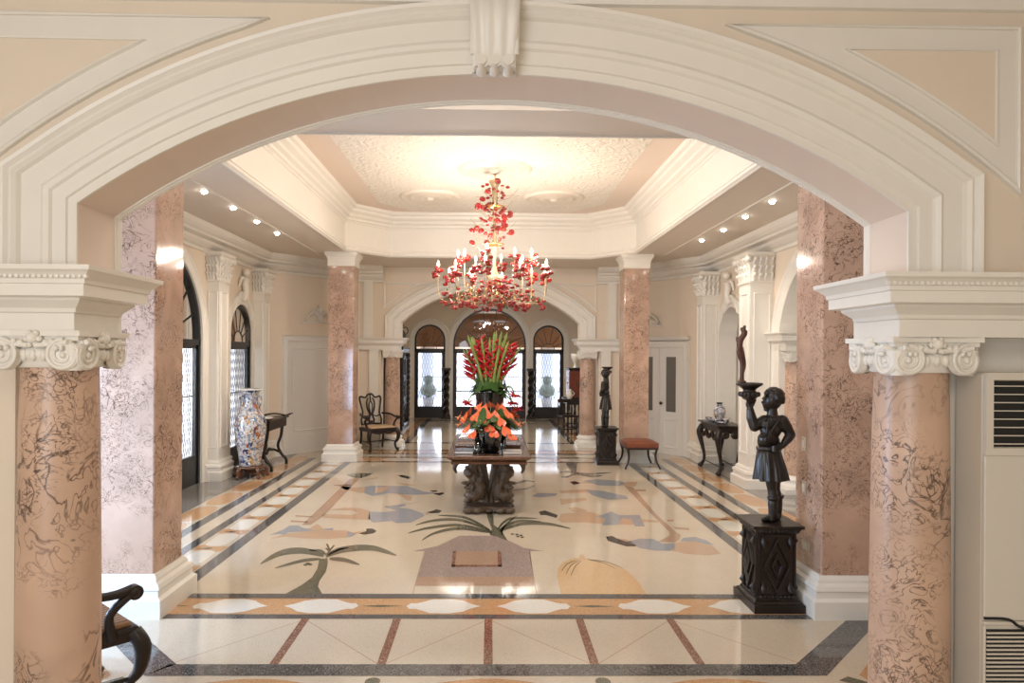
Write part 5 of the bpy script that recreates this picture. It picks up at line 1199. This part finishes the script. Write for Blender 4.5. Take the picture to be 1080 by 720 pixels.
o = blob('wood_sculpture', P, .005, M['drift'], None, 1, (bx, by, bz)); tag(o, 'slender twisted reddish wood sculpture rising from the nearest statue\'s bowl', 'sculpture')

# ------------------------------------------------------------------ armchair
def make_armchair(loc, rz, label):     # faces -Y locally
    t = thing('armchair', label, 'chair', loc, rz); m_ = M['dwood']
    W, Dp, SH = .29, .24, .44
    mb = MB(); mb.box((-W+.02, -Dp, SH-.015), (W-.02, Dp-.02, SH+.035), M['wicker']); mb.build('seat', None, t, bevel=.02)
    mb = MB(); mb.sweep([(-W,-Dp-.01),(W,-Dp-.01),(W-.03,Dp),(-W+.03,Dp)], [(0, SH-.07), (.012, SH-.065), (.015, SH-.01), (.006, SH+.008), (-.03, SH+.01), (-.03, SH-.07), (0, SH-.07)], idm, side=-1, closed=True, m=m_)
    stube(mb, [(-W+.03, -Dp-.012, SH-.06), (-.1, -Dp-.014, SH-.09), (0, -Dp-.014, SH-.07), (.1, -Dp-.014, SH-.09), (W-.03, -Dp-.012, SH-.06)], [.025, .03, .022, .03, .025], 8, 5, m_, .7); mb.build('seat_rail', None, t)
    for s_ in (-1, 1):
        mb = MB(); stube(mb, [(s_*(W-.01), -Dp, SH-.02), (s_*(W+.03), -Dp-.03, SH-.10), (s_*(W+.02), -Dp-.02, SH-.22), (s_*(W-.02), -Dp+.015, .14), (s_*(W-.01), -Dp, .05), (s_*(W+.015), -Dp-.03, .022)], [.042, .046, .033, .022, .022, .03], 10, 6, m_)
        mb.ball((s_*(W+.015), -Dp-.03, .024), .034, m_, sc=(1, 1.2, .7)); mb.build('leg', None, t)
        mb = MB(); stube(mb, [(s_*(W-.045), Dp-.02, SH), (s_*(W-.045), Dp-.01, .2), (s_*(W-.035), Dp+.04, 0.005)], [.026, .022, .022], 8, 5, m_, .9); mb.build('leg', None, t)
        mb = MB(); stube(mb, [(s_*(W-.05), Dp+.03, .70), (s_*(W+.03), Dp*.4, .69), (s_*(W+.05), -Dp*.35, .655), (s_*(W+.045), -Dp*.85, .66)], [.02, .021, .023, .028], 8, 6, m_)
        mb.tube([(s_*(W+.02), -Dp*.92, .645), (s_*(W+.07), -Dp*.92, .645)], .038, 16, m_); mb.ball((s_*(W+.045), -Dp*.9, .645), .036, m_); mb.build('arm', None, t)
        mb = MB(); stube(mb, [(s_*(W+.045), -Dp*.85, .64), (s_*(W+.05), -Dp*.5, .58), (s_*(W+.02), -Dp*.45, .52), (s_*(W-.005), -Dp*.55, SH-.03)], [.024, .022, .022, .03], 8, 6, m_); mb.build('arm_support', None, t)
    by_ = lambda z: Dp+.0+(z-SH)*.16
    mb = MB()
    for s_ in (-1, 1): stube(mb, [(s_*.20, by_(.44), .42), (s_*.22, by_(.6), .58), (s_*.185, by_(.72), .72), (s_*.215, by_(.88), .88), (s_*.235, by_(1.0), 1.0), (s_*.205, by_(1.04), 1.045)], [.026, .02, .018, .019, .022, .02], 8, 6, m_, .8)
    stube(mb, [(-.235, by_(1.0), 1.0), (-.21, by_(1.04), 1.04), (-.11, by_(1.03), 1.02), (-.05, by_(1.07), 1.075), (0, by_(1.09), 1.09), (.05, by_(1.07), 1.075), (.11, by_(1.03), 1.02), (.21, by_(1.04), 1.04), (.235, by_(1.0), 1.0)], [.02, .024, .02, .022, .026, .022, .02, .024, .02], 8, 5, m_, .8)
    stube(mb, [(-.2, by_(.5), .48), (0, by_(.5), .5), (.2, by_(.5), .48)], .02, 8, 4, m_); mb.build('back_frame', None, t)
    mb = MB()
    for s_ in (-1, 1):
        stube(mb, [(s_*.03, by_(.5), .48), (s_*.055, by_(.58), .57), (s_*.03, by_(.68), .67), (s_*.075, by_(.82), .80), (s_*.085, by_(.92), .92), (s_*.05, by_(1.02), 1.01)], [.018, .02, .016, .018, .016, .014], 8, 6, m_)
        stube(mb, [(s_*.0, by_(.66), .66), (s_*.03, by_(.76), .76), (s_*.035, by_(.88), .88), (s_*.0, by_(.94), .95)], .012, 7, 5, m_); stube(mb, [(s_*.2, by_(.66), .66), (s_*.1, by_(.66), .645), (s_*.03, by_(.66), .67)], .012, 7, 5, m_)
    mb.tube([(0, by_(.93), .93), (0, by_(1.08), 1.07)], .015, 8, m_); mb.tube([(0, by_(.5), .48), (0, by_(.56), .56)], [.04, .02], 8, m_); mb.build('splat', None, t)
    mb = MB(); 
    for s_ in (-1, 1): mb.tube([(s_*(W-.015), -Dp+.02, .17), (s_*(W-.045), Dp-.01, .17)], .012, 8, m_)
    mb.tube([(-W+.03, 0, .17), (W-.03, 0, .17)], .012, 8, m_); mb.build('stretcher', None, t); return t
a1 = make_armchair((-2.23, 13.62, 0), math.radians(37), 'dark carved wooden armchair with cane seat at the far end, before the far left column')
a2 = dup(a1, (-2.255, 3.66, 0), math.radians(139), 'dark carved wooden armchair with striped seat, half hidden behind the nearest left column')
for ch in a2.children:
    if ch.name.startswith('seat') and 'rail' not in ch.name:
        ch.data = ch.data.copy(); ch.data.materials.clear(); ch.data.materials.append(M['stripe'])
# stool
t = thing('leather_stool', 'stool with brown leather seat and curved black legs before the far right pier', 'stool', (2.56, 11.68, 0), 0)
mb = MB(); w2, d2 = .27, .31
vs = []; n = 9
for j in range(n):
    for i in range(n):
        u = -1+2*i/(n-1); v = -1+2*j/(n-1); vs.append((u*w2, v*d2, .425+.045*(1-u**4)*(1-v**4)+.012*u*u))
mb.add(vs, [(j*n+i, j*n+i+1, (j+1)*n+i+1, (j+1)*n+i) for j in range(n-1) for i in range(n-1)], M['leather'], True)
mb.box((-w2, -d2, .355), (w2, d2, .437), M['leather']); mb.build('seat', None, t, bevel=.012)
mb = MB(); mb.box((-w2+.01, -d2+.01, .325), (w2-.01, d2-.01, .357), M['dwood']); mb.build('seat_rail', None, t)
for sx in (-1, 1):
    for sy in (-1, 1):
        mb = MB(); stube(mb, [(sx*(w2-.02), sy*(d2-.03), .36), (sx*(w2-.045), sy*(d2-.04), .24), (sx*(w2-.03), sy*(d2-.02), .12), (sx*(w2+.025), sy*(d2+.02), .008)], [.024, .02, .017, .015], 8, 6, M['black'] if 0 else M['dwood']); mb.build('leg', None, t)

# ------------------------------------------------------------------ porcelain floor vase on a stand
VX, VYY = onz(259, 503).x+.07, onz(259, 503).y
t = thing('vase_stand', 'low carved wooden stand with scroll feet under the tall porcelain vase', 'stand', (VX, VYY, 0))
mb = MB(); mb.lathe([(.19, .14), (.21, .15), (.215, .175), (.20, .185), (.001, .185)], seg=32, m=M['mwood']); mb.lathe([(.05, .06), (.09, .08), (.10, .12), (.17, .14)], seg=24, m=M['mwood']); mb.build('top', None, t)
for k in range(5):
    a = 2*PI*k/5+.5; d = Vector((math.cos(a), math.sin(a), 0)); mb = MB()
    stube(mb, [d*.17+Vector((0,0,.15)), d*.24+Vector((0,0,.13)), d*.235+Vector((0,0,.06)), d*.16+Vector((0,0,.05)), d*.19+Vector((0,0,.09)), d*.25+Vector((0,0,.028))], [.028, .03, .026, .018, .014, .026], 8, 6, M['mwood']); mb.ball(d*.255+Vector((0,0,.03)), .03, M['mwood']); mb.build('scroll_foot', None, t)
t = thing('porcelain_vase', 'tall painted porcelain floor vase standing by the left wall', 'vase', (VX, VYY, .186))
mb = MB(); mb.lathe([(.155, 0), (.165, .01), (.16, .06), (.18, .2), (.215, .4), (.235, .56), (.232, .66), (.20, .76), (.15, .84), (.115, .92), (.105, 1.0), (.11, 1.08), (.135, 1.13), (.165, 1.155), (.17, 1.165), (.155, 1.165), (.12, 1.13), (.09, 1.05), (.001, 1.0)], seg=44, m=M['porcelain']); mb.build('body', None, t)
mb = MB(); mb.lathe([(.163, 1.150), (.172, 1.155), (.173, 1.170), (.155, 1.168)], seg=40, m=M['base_white'], caps=False); mb.build('rim', None, t)
for s_ in (-1, 1):
    mb = MB(); stube(mb, [(s_*.11, 0, 1.06), (s_*.155, 0, 1.03), (s_*.15, 0, .95), (s_*.135, 0, .88)], [.014, .018, .016, .012], 8, 5, M['porcelain']); mb.build('handle', None, t)
# writing desk with papers
t = thing('writing_desk', 'small dark wooden writing desk with curved trestle legs beyond the porcelain vase', 'desk', (-3.72, 11.35, 0))
m_ = M['dwood']; mb = MB(); mb.box((-.25, -.52, .80), (.25, .52, .825), m_); mb.build('top', None, t, bevel=.006)
mb = MB(); mb.box((-.22, -.46, .66), (.22, .46, .80), m_); mb.build('drawer_box', None, t)
for sy in (-1, 1):
    for sx in (-1, 1):
        mb = MB(); stube(mb, [(sx*.17, sy*.38, .67), (sx*.15, sy*.38, .5), (sx*.10, sy*.38, .33), (sx*.16, sy*.39, .18), (sx*.23, sy*.40, .10), (sx*.24, sy*.40, .01)], [.03, .026, .024, .026, .026, .028], 8, 6, m_); mb.build('leg', None, t)
    mb = MB(); stube(mb, [(-.16, sy*.385, .2), (0, sy*.385, .26), (.16, sy*.385, .2)], .02, 8, 5, m_); mb.build('foot_rail', None, t)
mb = MB(); stube(mb, [(0, -.38, .25), (0, -.2, .29), (0, -.1, .22), (0, 0, .28), (0, .1, .22), (0, .2, .29), (0, .38, .25)], .022, 8, 5, m_); mb.build('stretcher', None, t)
mb = MB(); 
for sx in (-1, 1):
    for k in range(5): mb.ball((sx*.0+.2*sx, .38-.0, .84+.0*k), .02, m_)
stube(mb, [(.2, .5, .83), (.24, .55, .845), (.28, .62, .86)], [.014, .016, .008], 8, 5, m_); stube(mb, [(-.2, .48, .83), (.0, .5, .86), (.2, .48, .83)], .014, 8, 5, m_); mb.build('gallery', None, t)
mb = MB()
for j, (dx_, dy_, rz_) in enumerate([(.02, -.15, .1), (-.02, -.1, -.15), (.03, -.2, .3)]):
    n = 8; vs = []
    for a in range(n):
        for b in range(n):
            u = -.15+.3*a/(n-1); v = -.2+.4*b/(n-1); x = u*math.cos(rz_)-v*math.sin(rz_)+dx_; y = u*math.sin(rz_)+v*math.cos(rz_)+dy_; vs.append((x, y, .004+.012*j+.018*math.sin(u*14+j)**2*(.4+abs(v)*2)))
    mb.add(vs, [(a*n+b, a*n+b+1, (a+1)*n+b+1, (a+1)*n+b) for a in range(n-1) for b in range(n-1)], M['paper'], True)
o = mb.build('newspaper', None, None, (-3.72, 11.3, .826)); tag(o, 'loose white newspapers lying on the writing desk', 'newspaper')
# right console table
t = thing('console_table', 'dark carved console table with cabriole legs before the right niche', 'table', (3.82, 11.25, 0))
mb = MB(); mb.box((-.21, -.50, .775), (.21, .50, .80), m_); mb.sweep([(-.21,-.50),(.21,-.50),(.21,.50),(-.21,.50)], [(0, .775), (.015, .78), (.012, .8), (0, .8)], idm, side=-1, closed=True, m=m_); mb.build('top', None, t)
mb = MB(); mb.box((-.18, -.46, .67), (.18, .46, .775), m_)
for yy in (-.3, 0, .3): stube(mb, [(-.185, yy-.15, .68), (-.19, yy-.07, .60), (-.195, yy, .56), (-.19, yy+.07, .60), (-.185, yy+.15, .68)], [.02, .035, .03, .035, .02], 8, 5, m_, .7)
for xx in (-.08, .08): mb.ball((xx, -.465, .64), .06, m_, sc=(1.2, .3, 1))
mb.build('apron', None, t)
for sx in (-1, 1):
    for sy in (-1, 1):
        mb = MB(); stube(mb, [(sx*.16, sy*.43, .72), (sx*.20, sy*.47, .62), (sx*.19, sy*.46, .5), (sx*.14, sy*.42, .25), (sx*.14, sy*.42, .12), (sx*.18, sy*.46, .04)], [.05, .055, .042, .026, .024, .035], 10, 6, m_); mb.ball((sx*.185, sy*.465, .036), .046, m_, sc=(1, 1.1, .8)); mb.build('leg', None, t)
mb = MB(); mb.tube([(-.14, -.42, .13), (-.14, .42, .13)], .01, 8, m_); mb.tube([(.14, -.42, .13), (.14, .42, .13)], .01, 8, m_); mb.build('stretcher', None, t)
t = thing('ginger_vase', 'blue and white porcelain vase with dark rim on the right console table', 'vase', (3.86, 11.42, .80))
mb = MB(); mb.lathe([(.05, 0), (.055, .01), (.06, .04), (.095, .12), (.10, .18), (.08, .24), (.045, .27), (.042, .30)], seg=30, m=M['porcelain']); mb.build('body', None, t)
mb = MB(); mb.lathe([(.042, .30), (.05, .31), (.052, .325), (.04, .325)], seg=24, m=M['dwood']); mb.build('rim', None, t)
for (x, y, r, h_, lab) in ((3.74, 11.3, .09, .05, 'low painted porcelain dish before the console vase'), (3.86, 11.12, .07, .09, 'small painted porcelain bowl at the near end of the console'), (3.74, 11.0, .08, .035, 'shallow porcelain saucer at the near corner of the console'), (3.74, 11.6, .06, .06, 'small porcelain cup at the far end of the console')):
    mb = MB(); mb.lathe([(r*.4, 0), (r*.45, .008), (r*.8, h_*.5), (r, h_), (r*.94, h_), (r*.7, h_*.5), (.001, .012)], seg=24, m=M['porcelain']); o = mb.build('porcelain_dish', None, None, (x, y, .801)); tag(o, lab, 'dish', 'porcelain dishes on the console table')

# ------------------------------------------------------------------ vestibule furniture
t = thing('carved_cabinet', 'tall black carved cabinet against the left side of the vestibule', 'cabinet', (-2.55, 17.6, 0))
m_ = M['dwood']; mb = MB(); mb.box((-.35, -.62, .08), (.33, .62, 1.95), m_); mb.build('body', None, t)
mb = MB(); mb.sweep([(-.35,-.62),(.33,-.62),(.33,.62),(-.35,.62)], [(0, 1.93), (.02, 1.94), (.05, 2.0), (.07, 2.03), (.07, 2.06), (0, 2.06)], idm, side=-1, closed=True, m=m_); mb.box((-.35,-.62,1.94), (.33,.62,2.058), m_); mb.build('cornice', None, t)
mb = MB(); mb.sweep([(-.35,-.62),(.33,-.62),(.33,.62),(-.35,.62)], [(0, 0), (.06, 0), (.06, .09), (.03, .12), (0, .12)], idm, side=-1, closed=True, m=m_); mb.box((-.35,-.62,0), (.33,.62,.1), m_); mb.build('plinth', None, t)
for sy in (-1, 1):
    mb = MB(); mb.box((.33, min(0, sy*.58)+.01, .2), (.35, max(0, sy*.58)-.01, 1.85), m_)
    for zz in (.35, .95, 1.5): mb.sweep([(sy*.29-.18, zz-.12), (sy*.29-.18, zz+.25), (sy*.29+.18, zz+.25), (sy*.29+.18, zz-.12)], [(0, .35), (.01, .37), (.03, .37), (.04, .35)], yz, closed=True, m=m_)
    dr = mb.build('door', None, t); mb = MB(); mb.ball((.385, sy*.06, 1.05), .018, M['gold']); mb.tube([(.345, sy*.06, 1.05), (.385, sy*.06, 1.05)], .007, 6, M['gold']); mb.build('knob', None, dr)
for yy in (-.6, .6):
    mb = MB(); pts = [(.36+.03*math.cos(z*22), yy+.03*math.sin(z*22), z) for z in [.12+i*.03 for i in range(61)]]; mb.tube(pts, .035, 8, m_)
    pts = [(.36-.03*math.cos(z*22), yy-.03*math.sin(z*22), z) for z in [.12+i*.03 for i in range(61)]]; mb.tube(pts, .035, 8, m_)
    mb.build('twisted_post', None, t)
t = thing('bronze_urn', 'dark green bronze urn standing on top of the black carved cabinet', 'urn', (-2.28, 17.3, 2.06))
mb = MB(); mb.lathe([(.09, 0), (.10, .02), (.05, .06), (.06, .1), (.13, .2), (.16, .3), (.12, .4), (.07, .46), (.07, .52), (.11, .58), (.10, .58)], seg=28, m=M['green_bronze']); mb.build('body', None, t)
for s_ in (-1, 1):
    mb = MB(); stube(mb, [(s_*.13, 0, .33), (s_*.2, 0, .42), (s_*.15, 0, .52), (s_*.08, 0, .50)], .014, 8, 5, M['green_bronze']); mb.build('handle', None, t)
for (px, lab) in ((470.5, 'left'), (560, 'right')):
    p = ony(px, 430, 20.1); t = thing('twisted_pedestal', 'dark spiral-carved wooden pedestal %s of the central far door' % lab, 'pedestal', (p.x, 20.12, 0), 0, 'spiral pedestals between the far doors')
    mb = MB(); 
    for q in (0, PI):
        pts = [(.045*math.cos(z*14+q), .045*math.sin(z*14+q), z) for z in [.14+i*.025 for i in range(51)]]; mb.tube(pts, .055, 8, M['dwood'])
    mb.build('shaft', None, t)
    mb = MB(); mb.box((-.13,-.13,0), (.13,.13,.08), M['dwood']); mb.lathe([(.12, .08), (.12, .12), (.09, .16)], seg=20, m=M['dwood']); mb.build('foot', None, t)
    mb = MB(); mb.lathe([(.09, 1.38), (.10, 1.42), (.12, 1.44)], seg=20, m=M['dwood']); mb.box((-.13,-.13,1.44), (.13,.13,1.5), M['dwood']); mb.build('top', None, t)
# cabinet on stand at right
t = thing('cabinet_stand', 'dark side table with many turned legs on the right of the vestibule', 'table', (2.22, 17.2, 0))
mb = MB(); mb.box((-.36, -.5, .78), (.3, .5, .82), m_); mb.build('top', None, t); mb = MB(); mb.box((-.33, -.47, .68), (.27, .47, .78), m_); mb.build('apron', None, t)
for sx in (-.3, -.02, .24):
    for sy in (-.44, .44):
        mb = MB(); mb.lathe([(.03, 0), (.035, .05), (.02, .1), (.035, .2), (.02, .3), (.035, .4), (.02, .5), (.035, .6), (.03, .68)], (sx, sy, 0), 12, m_); mb.build('leg', None, t)
mb = MB()
for sy in (-.44, .44): mb.box((-.3, sy-.02, .12), (.24, sy+.02, .15), m_)
mb.box((-.32, -.44, .12), (-.28, .44, .15), m_); mb.build('stretcher', None, t)
t = thing('red_cabinet', 'small reddish mahogany cabinet standing on the dark table on the right of the vestibule', 'cabinet', (2.25, 17.2, .82))
mb = MB(); mb.box((-.28, -.36, .03), (.22, .36, .72), M['redwood']); mb.build('body', None, t, bevel=.006)
mb = MB(); mb.sweep([(-.28,-.36),(.22,-.36),(.22,.36),(-.28,.36)], [(0, .70), (.03, .72), (.04, .76), (0, .76)], idm, side=-1, closed=True, m=m_); mb.box((-.28,-.36,.71), (.22,.36,.758), m_); mb.build('cornice', None, t)
mb = MB(); mb.box((-.30,-.38,0), (.24,.38,.035), m_); mb.build('plinth', None, t)
for sy in (-1, 1):
    mb = MB(); mb.box((-.295, min(0, sy*.34)+.005, .06), (-.28, max(0, sy*.34)-.005, .68), M['redwood']); d_ = mb.build('door', None, t); mb = MB(); mb.ball((-.31, sy*.05, .38), .014, M['gold']); mb.tube([(-.294, sy*.05, .38), (-.31, sy*.05, .38)], .006, 6, M['gold']); mb.build('knob', None, d_)
mb = MB(); mb.lathe([(.05, -.005), (.05, .0), (.03, .01), (.01, .012)], seg=14, m=M['dwood']); o = mb.build('medallion', None, t); o.location = (-.03, -.365, .38); o.rotation_euler = (PI/2, 0, 0)
t = thing('white_urn', 'cream ceramic goblet urn on top of the reddish cabinet', 'urn', (2.12, 17.0, 1.58))
mb = MB(); mb.lathe([(.07, 0), (.075, .02), (.03, .05), (.03, .12), (.07, .18), (.10, .27), (.115, .36), (.10, .36), (.08, .28), (.001, .22)], seg=26, m=M['base_white']); mb.build('cup', None, t)
mb = MB(); mb.box((-.09,-.09,-.0), (.09,.09,.012), M['dwood']); mb.build('foot_tile', None, t)
t = thing('bronze_figurine', 'small green bronze figurine beside the cream urn on the reddish cabinet', 'figurine', (2.32, 16.95, 1.58))
blob('body', [('e', Vector((0,0,.03)), .06, (1,1,.5)), ('c', Vector((0,0,.03)), Vector((.01,0,.13)), .03, .035), ('c', Vector((.01,0,.13)), Vector((0,0,.2)), .035, .015), ('e', Vector((0,0,.225)), .024, (1,1,1.1)), ('c', Vector((.02,0,.17)), Vector((.05,0,.26)), .013, .009)], .007, M['green_bronze'], t)
t = thing('side_chair', 'dark turned-leg side chair standing before the table on the right of the vestibule', 'chair', (1.86, 16.3, 0), .25)
mb = MB(); mb.box((-.2,-.2,.43), (.2,.2,.47), M['dwood']); mb.build('seat', None, t, bevel=.01)
for sx in (-1, 1):
    mb = MB(); mb.lathe([(.02, 0), (.026, .05), (.015, .1), (.026, .2), (.015, .3), (.024, .43)], (sx*.17, -.17, 0), 12, m_); mb.build('leg', None, t)
    mb = MB(); mb.lathe([(.02, 0), (.02, .44)], (sx*.17, .17, 0), 12, m_); mb.build('leg', None, t)
    mb = MB(); mb.lathe([(.018, .44), (.024, .6), (.014, .7), (.022, .8), (.014, .85)], (sx*.17, .18, 0), 12, m_); mb.build('back_post', None, t)
mb = MB(); mb.box((-.17, .165, .76), (.17, .195, .84), m_); mb.build('top_rail', None, t)
mb = MB()
for k in range(5): mb.lathe([(.008, .5), (.014, .6), (.008, .77)], (-.12+.06*k, .18, 0), 8, m_)
mb.box((-.17, .17, .48), (.17, .19, .51), m_); mb.build('spindles', None, t)
mb = MB(); mb.box((-.17, -.18, .14), (.17, -.16, .17), m_); mb.box((-.18, -.17, .2), (-.16, .17, .22), m_); mb.box((.16, -.17, .2), (.18, .17, .22), m_); mb.build('stretcher', None, t)
t = thing('porcelain_jug', 'small pale porcelain jug at the left end of the dark table in the vestibule', 'jug', (1.95, 16.73, .82))
mb = MB(); mb.lathe([(.05, 0), (.07, .05), (.075, .12), (.04, .2), (.045, .25)], seg=20, m=M['base_white']); mb.build('body', None, t)
mb = MB(); stube(mb, [(.07, 0, .08), (.12, 0, .14), (.045, 0, .22)], .01, 6, 5, M['base_white']); mb.build('handle', None, t)
